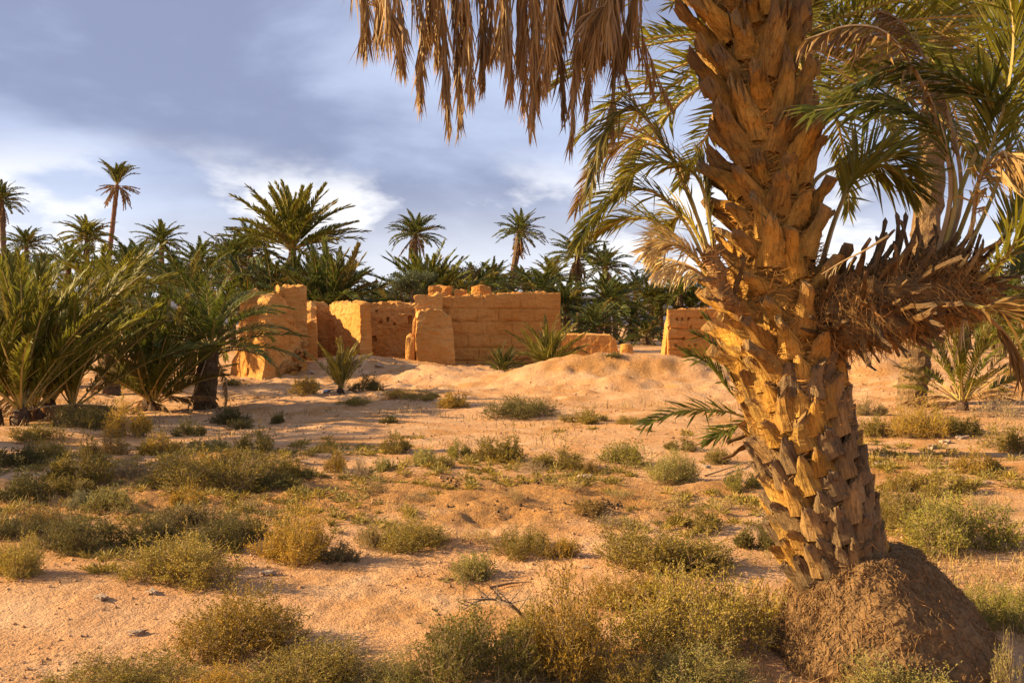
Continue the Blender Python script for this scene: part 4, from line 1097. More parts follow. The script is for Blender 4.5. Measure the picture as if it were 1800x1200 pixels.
def fr_left():
    L = [
        ([(1262, 500, 4.5), (1225, 380, 4.45), (1165, 250, 4.4), (1110, 192, 4.35), (1060, 235, 4.3), (1035, 345, 4.25)], (0.15, 0.125, 0.035), 'green'),
        ([(1258, 500, 4.5), (1215, 350, 4.5), (1170, 262, 4.5), (1110, 245, 4.5), (1050, 290, 4.5), (1012, 368, 4.5)], TAN, 'green'),
        ([(1255, 500, 4.45), (1210, 400, 4.4), (1150, 338, 4.35), (1090, 340, 4.3), (1045, 380, 4.25), (1018, 425, 4.2)], OL, 'green'),
        ([(1255, 500, 4.45), (1200, 430, 4.35), (1140, 385, 4.3), (1085, 390, 4.25), (1040, 415, 4.2)], OL, 'green'),

        ([(1260, 480, 4.5), (1235, 330, 4.55), (1190, 290, 4.6), (1130, 290, 4.65), (1095, 330, 4.7)], YE, 'green'),
        ([(1258, 490, 4.5), (1230, 420, 4.5), (1200, 380, 4.45), (1170, 400, 4.4), (1150, 440, 4.4)], YE, 'green'),
        ([(1258, 500, 4.5), (1220, 450, 4.45), (1180, 430, 4.4), (1140, 440, 4.35)], STRAW, 'green'),
        ([(1258, 505, 4.5), (1215, 470, 4.45), (1170, 455, 4.4), (1135, 452, 4.35)], STRAW, 'dead'),
        ([(1260, 510, 4.5), (1230, 480, 4.42), (1190, 465, 4.38), (1150, 480, 4.35)], STRAW, 'dead'),
        ([(1262, 470, 4.5), (1245, 380, 4.45), (1240, 320, 4.4), (1225, 270, 4.38)], (0.13, 0.12, 0.03), 'green'),
    ]
    for k, (c, col, st) in enumerate(L):
        c = [(a_, b_, 4.5 - 0.07 * i if k % 2 == 0 else 4.55 + 0.12 * i) for i, (a_, b_, _) in enumerate(c)]      # they fan out to the front and the back
        hero(OLF, c, 76 if st == 'green' else 34, 0.23 if st == 'green' else 0.15, 0.0105, 800 + k, col, st, t0=0.22, rr=0.013, ang=(34, 14), vee=(-15, 45), droop=0.16, side=(0.2, 1, 0.1))
    # green sucker low on the left side of the trunk
    oo = offshoot('offshoot', [(1375, 775, 4.85), (1340, 740, 4.82), (1320, 715, 4.8)], 0.04, 6, 43, (-0.5, 0, 0.6), 'low green sucker on the left side of the trunk')
    for k, c in enumerate(([(1325, 725, 4.8), (1285, 690, 4.75), (1245, 640, 4.7), (1205, 618, 4.66)], [(1325, 720, 4.8), (1300, 660, 4.8), (1270, 600, 4.8), (1240, 560, 4.8)], [(1330, 740, 4.8), (1270, 722, 4.7), (1200, 722, 4.6), (1130, 745, 4.55)],
                           [(1325, 722, 4.8), (1290, 670, 4.85), (1250, 605, 4.9), (1228, 590, 4.92)], [(1325, 730, 4.8), (1300, 745, 4.75), (1270, 760, 4.7), (1240, 778, 4.65)])):
        hero(oo, c, 44, 0.15, 0.011, 830 + k, (0.10, 0.115, 0.022), 'green', t0=0.2, rr=0.007, ang=(42, 20), vee=(0, 45), droop=0.06, side=(0.1, 1, 0.3))
fr_left()

# ------------------------------------------------------------------ shrubs
def shrub_meshes(seed, stems, twigs, leaves, lsize, wsize, kind):
    """dome of unit radius: wiry branches with small leaves -> (branches mesh, foliage mesh)"""
    rnd = random.Random(seed)
    BV, BF, BR = [], [], []
    LV, LF, LR, LT = [], [], [], []
    def ribbon(a, b, w, r):
        d = (b - a); n = d.cross(Vector((rnd.uniform(-1, 1), rnd.uniform(-1, 1), rnd.uniform(-1, 1))))
        n = n.normalized() * w if n.length > 1e-6 else Vector((w, 0, 0))
        k = len(BV); BV.extend([a - n, a + n, b + n * 0.5, b - n * 0.5]); BF.append((k, k + 1, k + 2, k + 3)); BR.extend([r] * 4)
    cl = []                       # a shrub is several uneven tufts grown together
    for q in range(4 if kind == 'tuft' else rnd.randrange(6, 9)):
        a_ = q * 2.4 + rnd.uniform(-.5, .5); r_ = (0.0 if q == 0 else rnd.uniform(0.25, 0.72))
        cl.append((Vector((math.cos(a_) * r_, math.sin(a_) * r_, 0)), rnd.uniform(0.30, 0.62) * (1.15 - 0.45 * r_), rnd.uniform(0.55, 1.0) * (1.1 - 0.5 * r_), rnd.random()))
    for s in range(stems):
        c0, cr, ch, dens = cl[s % len(cl)]
        az = rnd.uniform(0, 2 * math.pi); ct = rnd.random() ** (0.85 if kind != 'tuft' else 0.5)
        th = math.acos(max(0.04, ct))
        rad = 0.70 + 0.30 * rnd.random()
        if rnd.random() < 0.10: rad *= rnd.uniform(1.15, 1.5)
        d = Vector((math.sin(th) * math.cos(az), math.sin(th) * math.sin(az), math.cos(th)))
        root = c0 + Vector((math.cos(az), math.sin(az), 0)) * rnd.random() * 0.35 * cr
        end = c0 + Vector((d.x * cr, d.y * cr, max(0.05, d.z) * ch)) * rad
        bare = rnd.random() < (0.10 + 0.25 * dens)
        ctl = root * 0.5 + end * 0.45 + Vector((rnd.uniform(-.09, .09), rnd.uniform(-.09, .09), rnd.uniform(-0.10, 0.12)))
        prev = None; pts = []
        for k in range(6):
            t = k / 5; p = root * (1 - t) ** 2 + ctl * 2 * t * (1 - t) + end * t * t
            pts.append(p)
            if prev is not None: ribbon(prev, p, wsize * (1.6 - t), rnd.random() * 0.6)
            prev = p
        for w in range(twigs):
            t = 0.25 + 0.75 * rnd.random() ** 0.8; u = t * 5; i = min(4, int(u)); p = pts[i].lerp(pts[i + 1], u - i)
            td = (d * rnd.uniform(0.2, 0.9) + Vector((rnd.uniform(-1, 1), rnd.uniform(-1, 1), rnd.uniform(-0.5, 1.1)))).normalized()
            ln = rnd.uniform(0.08, 0.24); e = p + td * ln
            if e.z < 0.01: e.z = 0.01
            ribbon(p, e, wsize * 0.55, 0.3 + 0.7 * rnd.random())
            tone = rnd.random() ** 1.3
            for q in range(leaves if not bare else 1):
                c = p.lerp(e, rnd.uniform(0.15, 1.08))
                ld = (td * 0.7 + Vector((rnd.uniform(-1, 1), rnd.uniform(-1, 1), rnd.uniform(-0.6, 1.0)))).normalized() * lsize * rnd.uniform(0.6, 1.4)
                sd = ld.cross(Vector((rnd.uniform(-1, 1), rnd.uniform(-1, 1), rnd.uniform(-1, 1))))
                sd = sd.normalized() * lsize * 0.26 if sd.length > 1e-6 else Vector((lsize * .2, 0, 0))
                k = len(LV); LV.extend([c, c + ld * 0.5 + sd, c + ld, c + ld * 0.5 - sd]); LF.append((k, k + 1, k + 2, k + 3))
                rr = min(1, max(0, tone + rnd.uniform(-.2, .2))); LR.extend([rr] * 4); LT.extend([0.2, 0.3, 0.9 * (rr > 0.72), 0.3])
    b = new_mesh('branches', [tuple(v) for v in BV], BF, M_TWIG, attrs={'rnd': BR})
    f = new_mesh('foliage', [tuple(v) for v in LV], LF, M_SHRUB, attrs={'rnd': LR, 'tip': LT})
    return b, f
SH = {}
for k in range(4): SH['near', k] = shrub_meshes(900 + k, 260, 11, 12, 0.027, 0.0038, 'dome')
for k in range(3): SH['mid', k] = shrub_meshes(920 + k, 150, 9, 8, 0.050, 0.0065, 'dome')
for k in range(2): SH['far', k] = shrub_meshes(930 + k, 90, 8, 6, 0.08, 0.010, 'dome')
for k in range(2): SH['tuft', k] = shrub_meshes(940 + k, 110, 4, 3, 0.05, 0.006, 'tuft')
for k in range(2): SH['dead', k] = shrub_meshes(950 + k, 120, 9, 1, 0.045, 0.006, 'dome')
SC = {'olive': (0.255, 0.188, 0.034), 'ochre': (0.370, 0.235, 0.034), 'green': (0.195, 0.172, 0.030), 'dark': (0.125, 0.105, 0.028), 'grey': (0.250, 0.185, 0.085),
      'blue': (0.210, 0.195, 0.115), 'straw': (0.42, 0.29, 0.11), 'brown': (0.26, 0.160, 0.050), 'pale': (0.290, 0.250, 0.075)}
SHRUBS = [
 # column, row of the foot, width, height, colour, label
 (415, 1152, 300, 118, 'ochre', 'wide ochre shrub in front of the bare strip, lower left'),
 (200, 1222, 250, 74, 'olive', 'olive shrub cut by the bottom edge at lower left'),
 (520, 1228, 310, 108, 'olive', 'spreading olive shrub at the bottom edge left of centre'),
 (820, 1212, 250, 160, 'green', 'tall dense green shrub at the bottom edge centre, bare arched twig on top'),
 (1000, 1200, 220, 190, 'ochre', 'loose yellowish twiggy shrub at the bottom right of the green one'),
 (1225, 1150, 300, 180, 'olive', 'large tangled shrub just left of the root mound'),
 (1165, 1006, 290, 96, 'olive', 'long yellow green shrub left of the trunk foot'),
 (832, 1022, 104, 58, 'pale', 'single small domed shrub on the bare strip'),
 (720, 967, 175, 64, 'olive', 'flat topped shrub behind the bare strip, centre'),
 (920, 974, 120, 62, 'olive', 'rounded shrub right of the flat topped one'),
 (990, 980, 66, 42, 'ochre', 'small yellowish shrub next to the rounded one'),
 (310, 1030, 245, 98, 'olive', 'broad domed shrub on the near edge of the left brush'),
 (515, 990, 160, 104, 'ochre', 'bright golden shrub left of centre'),
 (398, 962, 130, 82, 'dark', 'dark upright shrub behind the broad domed one'),
 (18, 1015, 135, 86, 'olive', 'grey olive shrub cut by the left edge'),
 (125, 972, 165, 82, 'dark', 'dark shaded shrub at left, second from the edge'),
 (258, 962, 125, 64, 'dark', 'shaded shrub between two larger dark ones'),
 (12, 945, 120, 52, 'dark', 'low shaded shrub at the left edge behind'),
 (141, 891, 52, 38, 'blue', 'small blue grey cushion shrub at left'),
 (200, 902, 95, 52, 'pale', 'pale straw tinted shrub beside the blue grey cushion'),
 (330, 888, 68, 40, 'ochre', 'yellow sprigged small shrub at left'),
 (378, 864, 205, 96, 'olive', 'large double domed shrub in the left middle'),
 (223, 840, 84, 50, 'grey', 'leafless grey shrub at left, dark stems'),
 (138, 850, 106, 84, 'olive', 'tall shaded shrub left of the leafless one'),
 (28, 880, 110, 62, 'dark', 'shaded clump at the left edge under the palms'),
 (105, 866, 86, 42, 'olive', 'low shrub below the tall shaded one'),
 (450, 794, 68, 44, 'olive', 'neat rounded shrub at the edge of the palm shade'),
 (382, 791, 42, 24, 'pale', 'tiny round shrub left of the neat rounded one'),
 (411, 809, 46, 30, 'ochre', 'small golden shrub below the neat rounded one'),
 (327, 767, 62, 32, 'dark', 'dark cushion below the upright young palm'),
 (403, 746, 78, 36, 'dark', 'dark cushion below the stout trunked palm'),
 (418, 755, 46, 22, 'dark', 'smaller dark cushion touching the one below the stout palm'),
 (487, 745, 32, 24, 'dark', 'isolated dark tuft at the edge of the sunlit sand'),
 (505, 836, 56, 42, 'olive', 'small shrub left of the sparse grey pair'),
 (541, 843, 44, 20, 'dark', 'flat dark mat next to a small shrub'),
 (592, 831, 44, 44, 'ochre', 'small yellow shrub beside a grey one'),
 (628, 839, 62, 48, 'grey', 'grey twiggy shrub beside the small yellow one'),
 (671, 827, 40, 26, 'pale', 'tiny pale green shrub right of the grey twiggy one'),
 (693, 797, 62, 38, 'olive', 'round shrub, first of the row on the open sand'),
 (748, 818, 58, 40, 'pale', 'pale shrub, second of the row on the open sand'),
 (773, 823, 48, 28, 'olive', 'low shrub touching the pale second one'),
 (804, 804, 45, 30, 'green', 'small green shrub, third of the row'),
 (884, 812, 104, 56, 'olive', 'largest shrub of the row on the open sand'),
 (936, 828, 66, 28, 'grey', 'grey dry shrub right below the largest of the row'),
 (986, 824, 96, 38, 'olive', 'wide low shrub right of the row'),
 (1042, 832, 32, 26, 'brown', 'small brown tuft ending the row'),
 (1108, 819, 96, 52, 'green', 'dense green shrub left of the low sucker fronds'),
 (1202, 792, 60, 26, 'olive', 'flat shrub behind the dense green one'),
 (1188, 848, 118, 64, 'pale', 'loose pale shrub below the sucker fronds'),
 (1265, 815, 66, 32, 'olive', 'low shrub right behind the loose pale one'),
 (1305, 864, 66, 44, 'green', 'green shrub touching the trunk on its left'),
 (1285, 898, 80, 32, 'straw', 'straw coloured grass patch left of the trunk'),
 (1090, 874, 66, 26, 'pale', 'thin pale tuft above the droppings'),
 (905, 887, 66, 32, 'straw', 'dry straw tuft in the ochre patch, centre'),
 (740, 882, 80, 24, 'grey', 'flattened grey tuft in the ochre patch, left'),
 (1090, 930, 126, 36, 'grey', 'low grey brown shrub below the droppings'),
 (770, 950, 70, 34, 'straw', 'dry stalks between the flat topped and the rounded shrub'),
 (915, 734, 130, 48, 'dark', 'dense dark green mound shaped shrub below the big sand mound'),
 (683, 744, 35, 21, 'dark', 'small dark ball on the sunlit sand'),
 (1028, 744, 94, 27, 'olive', 'flat olive shrub right of the dense dark one'),
 (1103, 746, 46, 19, 'olive', 'small flat shrub right of the flat olive one'),
 (700, 699, 62, 16, 'ochre', 'low ochre strip of growth, left part'),
 (745, 702, 70, 18, 'olive', 'low olive strip of growth, middle part'),
 (796, 718, 62, 34, 'ochre', 'ochre shrub ending the low strip on the right'),
 (537, 693, 70, 36, 'ochre', 'ochre shrub left of the small yellow palm'),
 (648, 686, 66, 30, 'dark', 'shaded shrub right of the small yellow palm'),
 (620, 711, 70, 15, 'olive', 'low growth below the small yellow palm'),
 (410, 678, 40, 14, 'olive', 'low tuft at the foot of the tower'),
 (212, 768, 84, 66, 'ochre', 'ochre shrub in the shade between the young palms'),
 (148, 752, 115, 66, 'dark', 'dark brush heaped under the dense palm clump'),
 (60, 775, 90, 36, 'olive', 'low shrub at the foot of the leftmost palms'),
 (270, 800, 84, 46, 'ochre', 'golden sprigged shrub in the left shade'),
 (1620, 770, 120, 68, 'ochre', 'yellowish shrub at the foot of the thin trunked palm'),
 (1546, 768, 66, 44, 'olive', 'shrub between the big trunk and the thin trunked palm'),
 (1530, 730, 60, 30, 'grey', 'grey shrub behind the big trunk on the right'),
 (1702, 765, 92, 40, 'olive', 'low shrub in front of the bare stemmed young palm'),
 (1782, 796, 96, 56, 'olive', 'shrub at the right edge above the small domed one'),
 (1725, 832, 84, 44, 'ochre', 'small domed shrub on the bank at right'),
 (1768, 735, 96, 46, 'grey', 'bleached twiggy shrub at the right edge'),
 (1690, 972, 235, 122, 'green', 'big bright shrub right of the trunk'),
 (1605, 925, 140, 88, 'olive', 'shrub filling the corner between trunk and big bright shrub'),
 (1758, 1098, 150, 92, 'green', 'green shrub right of the root mound'),
 (1585, 1236, 270, 100, 'pale', 'pale feathery shrub in front of the root mound'),
 (1772, 1226, 80, 130, 'pale', 'upright pale sprigs at the bottom right corner'),
 (1240, 1222, 250, 84, 'pale', 'pale low shrub at the bottom edge left of the mound'),
 (1345, 1120, 90, 110, 'ochre', 'golden brown shrub leaning on the root mound'),
 (1340, 968, 84, 58, 'dark', 'dark green shrub touching the trunk foot on its left'),
 (60, 925, 90, 40, 'brown', 'brown dry shrub between the dark ones at the left edge'),
 (330, 925, 110, 46, 'grey', 'grey brush in front of the yellow sprigged shrub'),
 (440, 900, 90, 36, 'straw', 'straw tuft right of the yellow sprigged shrub'),
 (470, 860, 80, 34, 'dark', 'dark shrub at the right foot of the double domed one'),
 (300, 850, 90, 50, 'olive', 'olive shrub joining the double domed one on the left'),
 (180, 800, 80, 40, 'brown', 'brown shrub in the palm shade above the leafless one'),
 (30, 820, 90, 46, 'dark', 'dark shrub in the palm shade at the left edge'),
 (90, 805, 80, 36, 'olive', 'olive shrub in the palm shade, second from the edge'),
 (350, 830, 70, 40, 'ochre', 'ochre tips above the double domed shrub'),
 (590, 985, 90, 40, 'grey', 'grey twigs at the right foot of the golden shrub'),
 (650, 960, 60, 46, 'grey', 'grey twigs at the left end of the flat topped shrub'),
 (840, 955, 80, 34, 'straw', 'straw tuft left of the rounded shrub'),
 (1040, 905, 80, 30, 'brown', 'low brown shrub below the heap of droppings'),
 (1180, 900, 110, 40, 'straw', 'straw patch left of the straw grass by the trunk'),
 (1230, 935, 100, 44, 'olive', 'olive shrub behind the long yellow green one'),
 (1110, 1075, 160, 90, 'ochre', 'golden brush between the twiggy and the tangled shrub'),
 (930, 1150, 130, 100, 'olive', 'olive brush between the tall green and the twiggy shrub'),
 (690, 1222, 150, 80, 'pale', 'pale low brush at the bottom edge left of the tall green shrub'),
 (380, 1226, 120, 70, 'ochre', 'ochre brush at the bottom edge below the wide ochre shrub'),
 (1110, 1224, 150, 80, 'olive', 'olive brush at the bottom edge right of centre'),
 (1660, 870, 110, 50, 'olive', 'olive shrub behind the big bright one'),
 (1590, 860, 70, 40, 'ochre', 'ochre shrub close behind the trunk at right'),
 (1740, 900, 90, 44, 'grey', 'grey dry shrub at right above the big bright one'),
 (1660, 760, 70, 36, 'olive', 'olive shrub right of the yellowish one'),
 (565, 795, 40, 18, 'brown', 'tiny brown tuft on the sand left of the row'),
 (1000, 860, 70, 26, 'straw', 'straw tuft above the loose droppings'),
 (660, 870, 70, 26, 'brown', 'brown low shrub left in the ochre patch'),
 (1080, 628, 30, 10, 'dark', 'dark tuft at the end of the low wall'),
 (1255, 622, 50, 12, 'straw', 'dry growth at the foot of the far wall'),
 (1610, 640, 40, 16, 'ochre', 'yellow tuft behind the thin trunked palm'),
 (1756, 690, 40, 14, 'olive', 'small tuft on the right bank'),
 (1790, 662, 50, 20, 'ochre', 'ochre tuft at the right edge of the bank'),
]
def build_shrubs():
    rnd = random.Random(77)
    for k, (px, py, w, h, col, lab) in enumerate(SHRUBS):
        g = ground_at(px, py)
        hw_ = w / FPX * g.y / 2; hh = h / FPX * g.y
        g = Vector((g.x, g.y + hw_ * 0.35, 0)); g.z = hz(g.x, g.y)
        if lab.startswith(('straw', 'dry', 'thin', 'brown low', 'upright pale', 'flattened')): kd, nm, cat = 'tuft', 'dry_grass_tuft', 'grass tuft'
        elif lab.startswith(('leafless', 'grey twiggy', 'bleached', 'low grey', 'grey dry')): kd, nm, cat = 'dead', 'desert_shrub', 'shrub'
        else: kd, nm, cat = ('near' if w > 110 else 'mid' if w > 42 else 'far'), 'desert_shrub', 'shrub'
        nv = len([1 for q in SH if q[0] == kd])
        b, f = SH[kd, k % nv]
        o = empty(nm, g, lab, cat, 'low shrubs and tufts on the sand')
        j = [rnd.uniform(0.8, 1.2) for _ in range(2)]
        c = SC[col]; fct = rnd.uniform(0.85, 1.2)
        m = Matrix.Rotation(rnd.uniform(0, 6.28), 4, 'Z') @ Matrix.Diagonal((hw_ * 1.12, hw_ * 1.12, hh * 1.08, 1)) 
        m = Matrix.Translation((0, 0, -0.012)) @ m
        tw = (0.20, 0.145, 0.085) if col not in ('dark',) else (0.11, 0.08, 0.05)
        if kd == 'dead': tw = (0.22, 0.165, 0.11)
        link('branches', b, o, mat=m, color=tw)
        link('foliage', f, o, mat=m, color=tuple(x * fct for x in c))
build_shrubs()

# olive-like tree behind the long wall
def leafy_tree(px, py, Y, w, h, lab, col):
    c = at(px, py, Y); g = Vector((c.x, Y, hz(c.x, Y)))
    o = empty('leafy_tree', g, lab, 'tree')
    H = c.z - g.z + h / FPX * Y * 0.3
    V, F = [], []
    rnd = random.Random(int(px))
    tube([Vector((0, 0, -0.2)), Vector((0.05, 0, H * 0.4)), Vector((-0.05, 0, H * 0.8))], [0.11, 0.09, 0.05], 7, V, F)
    for k in range(9):
        a = k * 2.4; tube([Vector((0, 0, H * 0.35 + 0.05 * k)), Vector((math.cos(a) * 0.4, math.sin(a) * 0.4, H * 0.6)), Vector((math.cos(a) * 0.9, math.sin(a) * 0.8, H * 0.8))], [0.05, 0.035, 0.015], 5, V, F)
    link('trunk', new_mesh('trunk', [tuple(v) for v in V], F, M_TRUNK), o, color=(0.14, 0.10, 0.06))
    R_ = w / FPX * Y / 2
    LV, LF, LR = [], [], []
    cl = [Vector((rnd.uniform(-.75, .75), rnd.uniform(-.6, .6), rnd.uniform(-.7, .6))) for _ in range(34)]
    for q in range(5200):
        b = cl[q % 34]; p = b + Vector((rnd.gauss(0, .15), rnd.gauss(0, .15), rnd.gauss(0, .13)))
        p = Vector((p.x * R_, p.y * R_, p.z * h / FPX * Y / 2 + (c.z - g.z)))
        d = Vector((rnd.uniform(-1, 1), rnd.uniform(-1, 1), rnd.uniform(-.5, 1))).normalized() * 0.09
        s = d.cross(Vector((rnd.uniform(-1, 1), rnd.uniform(-1, 1), 1))).normalized() * 0.022
        k = len(LV); LV += [p, p + d * .5 + s, p + d, p + d * .5 - s]; LF.append((k, k + 1, k + 2, k + 3)); LR += [rnd.random()] * 4
    link('crown', new_mesh('crown', [tuple(v) for v in LV], LF, M_SHRUB, attrs={'rnd': LR, 'tip': [0.0] * len(LV)}), o, color=col)
leafy_tree(725, 500, 38, 90, 62, 'grey green leafy tree just behind the rear wall', (0.075, 0.085, 0.045))
leafy_tree(805, 490, 48, 66, 60, 'dull brown leafy tree behind the crest lumps', (0.10, 0.075, 0.035))

# ------------------------------------------------------------------ stones, droppings, litter
STN = [new_mesh('stone', *lump(1, 0.8, 0.5, 300 + k, 2, 0.55), M_STONE) for k in range(5)]
def build_stones():
    rnd = random.Random(5)
    L = [(108, 960, 'pale stone by the dark shaded shrub'), (178, 1054, 'flat pale stone on the bare strip at left'), (268, 1044, 'flat stone below the broad domed shrub'), (1032, 998, 'white stone left of the long yellow green shrub'),
         (1545, 822, 'flat pale slab right of the trunk'), (1030, 842, 'small white stone above the droppings'), (1660, 780, 'pale rock on the right bank'), (1690, 772, 'rock in front of the bare stemmed palm'),
         (1770, 681, 'dark topped stone on the right bank'), (1240, 822, 'white stone below the sucker fronds'), (470, 1010, 'dark flat stone between the golden and domed shrubs'), (240, 1116, 'dark stone lying on the bare strip'),
         (1640, 788, 'long pale rock on the right bank'), (545, 655, 'clod fallen from the tower'), (667, 645, 'pale slab on the courtyard rubble'), (620, 640, 'clod on the courtyard slope'), (1735, 850, 'stone by the small domed shrub')]
    for k, (px, py, lb) in enumerate(L):
        g = ground_at(px, py); s = 9 / FPX * g.y * rnd.uniform(0.7, 1.4)
        o = link('stone', STN[k % 5], mat=Matrix.Translation(g + Vector((0, 0, s * 0.2))) @ Matrix.Rotation(rnd.uniform(0, 6), 4, 'Z') @ Matrix.Diagonal((s * 1.2, s, s * 0.9, 1)))
        tag(o, lb, 'stone', 'stones lying on the sand')
build_stones()
def build_dung():
    rnd = random.Random(15)
    pel = new_mesh('pellet', *lump(1, 0.85, 0.8, 400, 1, 0.08), M_DUNG)
    for (px, py, n, sx, lb) in ((1045, 889, 46, 55, 'heap of dark droppings left of the trunk'), (800, 846, 22, 28, 'dark droppings left in the ochre patch'), (950, 846, 26, 30, 'dark droppings right in the ochre patch'), (860, 888, 14, 130, 'loose line of droppings across the ochre patch')):
        g = ground_at(px, py); o = empty('dropping_heap', g, lb, 'droppings', 'animal droppings on the soil')
        for k in range(n):
            x = rnd.gauss(0, sx / FPX * g.y * 0.5); y = rnd.gauss(0, 0.10); r = rnd.uniform(0.008, 0.016)
            zz = hz(g.x + x, g.y + y) - g.z
            link('pellet', pel, o, mat=Matrix.Translation((x, y, zz + r * 0.6)) @ Euler((rnd.random(), rnd.random(), rnd.random() * 6)).to_matrix().to_4x4() @ Matrix.Diagonal((r, r, r, 1)))
build_dung()
def stick(name, cps, r, lab, cat, col, twigs=0, seed=0):
    rnd = random.Random(seed); V, F = [], []
    P = spline(cps, 12); tube(P, [r * (1 - 0.6 * i / 12) for i in range(13)], 6, V, F, cap=True)
    for k in range(twigs):
        i = rnd.randrange(2, 12); e = P[i] + Vector((rnd.uniform(-1, 1), rnd.uniform(-1, 1), rnd.uniform(0, 1))) * r * 14
        tube([P[i], P[i].lerp(e, .5), e], [r * .4, r * .3, r * .15], 4, V, F)
    c = Vector(P[0])
    tag(link(name, new_mesh(name, [tuple(v - c) for v in V], F, M_TWIG, attrs={'rnd': [rnd.random() * .5] * len(V)}), loc=c, color=col), lab, cat)
def g3(px, py, up=0.01): return ground_at(px, py) + Vector((0, 0, up))
stick('dead_branch', [g3(862, 1036), g3(900, 1030, .015), g3(935, 1026)], 0.009, 'straight dead branch lying on the bare strip', 'branch', (0.16, 0.10, 0.06))
stick('dead_branch', [g3(770, 1022), g3(795, 1021, .012), g3(815, 1022)], 0.007, 'short stick left of the single domed shrub', 'branch', (0.18, 0.12, 0.07))
stick('dead_branch', [at(925, 1090, 4.6), at(895, 1060, 4.5), at(850, 1053, 4.45), at(815, 1070, 4.4)], 0.008, 'bare arched thorny branch over the dense green shrub', 'branch', (0.20, 0.14, 0.09), 18, 4)
stick('fallen_frond_stem', [g3(632, 655, .02), g3(648, 642, .2), at(657, 630, 25.5)], 0.02, 'pale dry stem leaning beside the small yellow palm', 'branch', (0.40, 0.27, 0.15))
stick('fallen_frond_stem', [g3(1240, 838), g3(1275, 830, .03), g3(1320, 815, .03)], 0.012, 'dry frond stem lying left of the trunk', 'branch', (0.30, 0.20, 0.11))
def plastic():
    g = ground_at(574, 691); V, F = box_grid(10, 9, 7)
    P = (V * 2 - 1) * np.array([0.07, 0.05, 0.045]); P = P / np.maximum(1, np.linalg.norm(P / np.array([0.07, 0.05, 0.045]), axis=1))[:, None]
    P = P * (1 + 0.6 * fbm(P * 30, 3))[:, None]; P[:, 2] += 0.03
    b = NB('blue_plastic'); m = b.out((0.22, 0.34, 0.46), 0.35, None, 0.5)
    tag(link('plastic_bag', new_mesh('plastic_bag', P, F, m), loc=g), 'crumpled light blue plastic bag beside the small yellow palm', 'bag')
plastic()
def scatter():
    """gravel, clods and straw litter nobody could count"""
    rnd = np.random.default_rng(4)
    n = 26000
    t = rnd.random(n); y = 4.0 * (30 / 4.0) ** (t ** 1.15); x = (rnd.random(n) * 2 - 1) * (0.56 * y + 0.6)
    p = np.stack([x, y, x * 0], -1)
    keep = noise(p * 0.8 + 7) + 0.5 * noise(p * 2.7) > rnd.random(n) * 1.1 - 0.55
    x, y = x[keep], y[keep]; n = len(x); z_ = height(x, y)
    s = (0.0025 + 0.011 * rnd.random(n) ** 3.5) * (0.6 + y * 0.10)
    octa = np.array([[1, 0, 0], [-1, 0, 0], [0, 1, 0], [0, -1, 0], [0, 0, .8], [0, 0, -.6]])
    of = np.array([[0, 2, 4], [2, 1, 4], [1, 3, 4], [3, 0, 4], [2, 0, 5], [1, 2, 5], [3, 1, 5], [0, 3, 5]])
    V = octa[None] * (1 + 0.45 * (rnd.random((n, 6, 1)) - 0.5)) * s[:, None, None]
    a = rnd.random(n) * 6.28; ca, sa = np.cos(a)[:, None], np.sin(a)[:, None]
    V = np.stack([V[..., 0] * ca - V[..., 1] * sa, V[..., 0] * sa + V[..., 1] * ca, V[..., 2]], -1) + np.stack([x, y, z_ + s * 0.3], -1)[:, None]
    F = (of[None] + (np.arange(n) * 6)[:, None, None]).reshape(-1, 3)
    b = NB('gravel'); nn = b.noise(9, 2, 0.5, 'World')
    m = b.out(b.mix(b.rng(nn, 0.3, 0.7), (0.30, 0.15, 0.065), (0.52, 0.31, 0.17)), 0.95, None, 0.1)
    tag(link('gravel', new_mesh('gravel', V.reshape(-1, 3), F, m)), 'loose grit and clods scattered over the soil', 'gravel', None, 'stuff')
    # straw and dry stalks
    n = 9000
    t = rnd.random(n); y = 4.0 * (22 / 4.0) ** (t ** 1.1); x = (rnd.random(n) * 2 - 1) * (0.56 * y + 0.6)
    p = np.stack([x, y, x * 0], -1)
    keep = noise(p * 0.6 + 21) + 0.4 * noise(p * 2.2 + 5) - 1.2 * np.exp(-((y - 5.6 - 0.12 * x) / 0.8) ** 2) * (x < 0.9) > 0.15
    x, y = x[keep], y[keep]; n = len(x); z_ = height(x, y)
    a = rnd.random(n) * 6.28; ln = 0.02 + 0.07 * rnd.random(n); up = rnd.random(n) ** 2 * 0.8 * ln
    d = np.stack([np.cos(a) * ln, np.sin(a) * ln, up], -1); w = np.stack([-np.sin(a), np.cos(a), a * 0], -1) * 0.0022
    B = np.stack([x, y, z_ + 0.004], -1)
    V = np.stack([B - w, B + w, B + d + w * .5, B + d - w * .5], 1)
    F = np.arange(n * 4).reshape(n, 4)
    tag(link('straw_litter', new_mesh('straw_litter', V.reshape(-1, 3), F, M_TWIG, attrs={'rnd': np.repeat(rnd.random(n), 4)}), color=(0.26, 0.18, 0.09)), 'dry straw and stalks littering the soil', 'litter', None, 'stuff')
scatter()
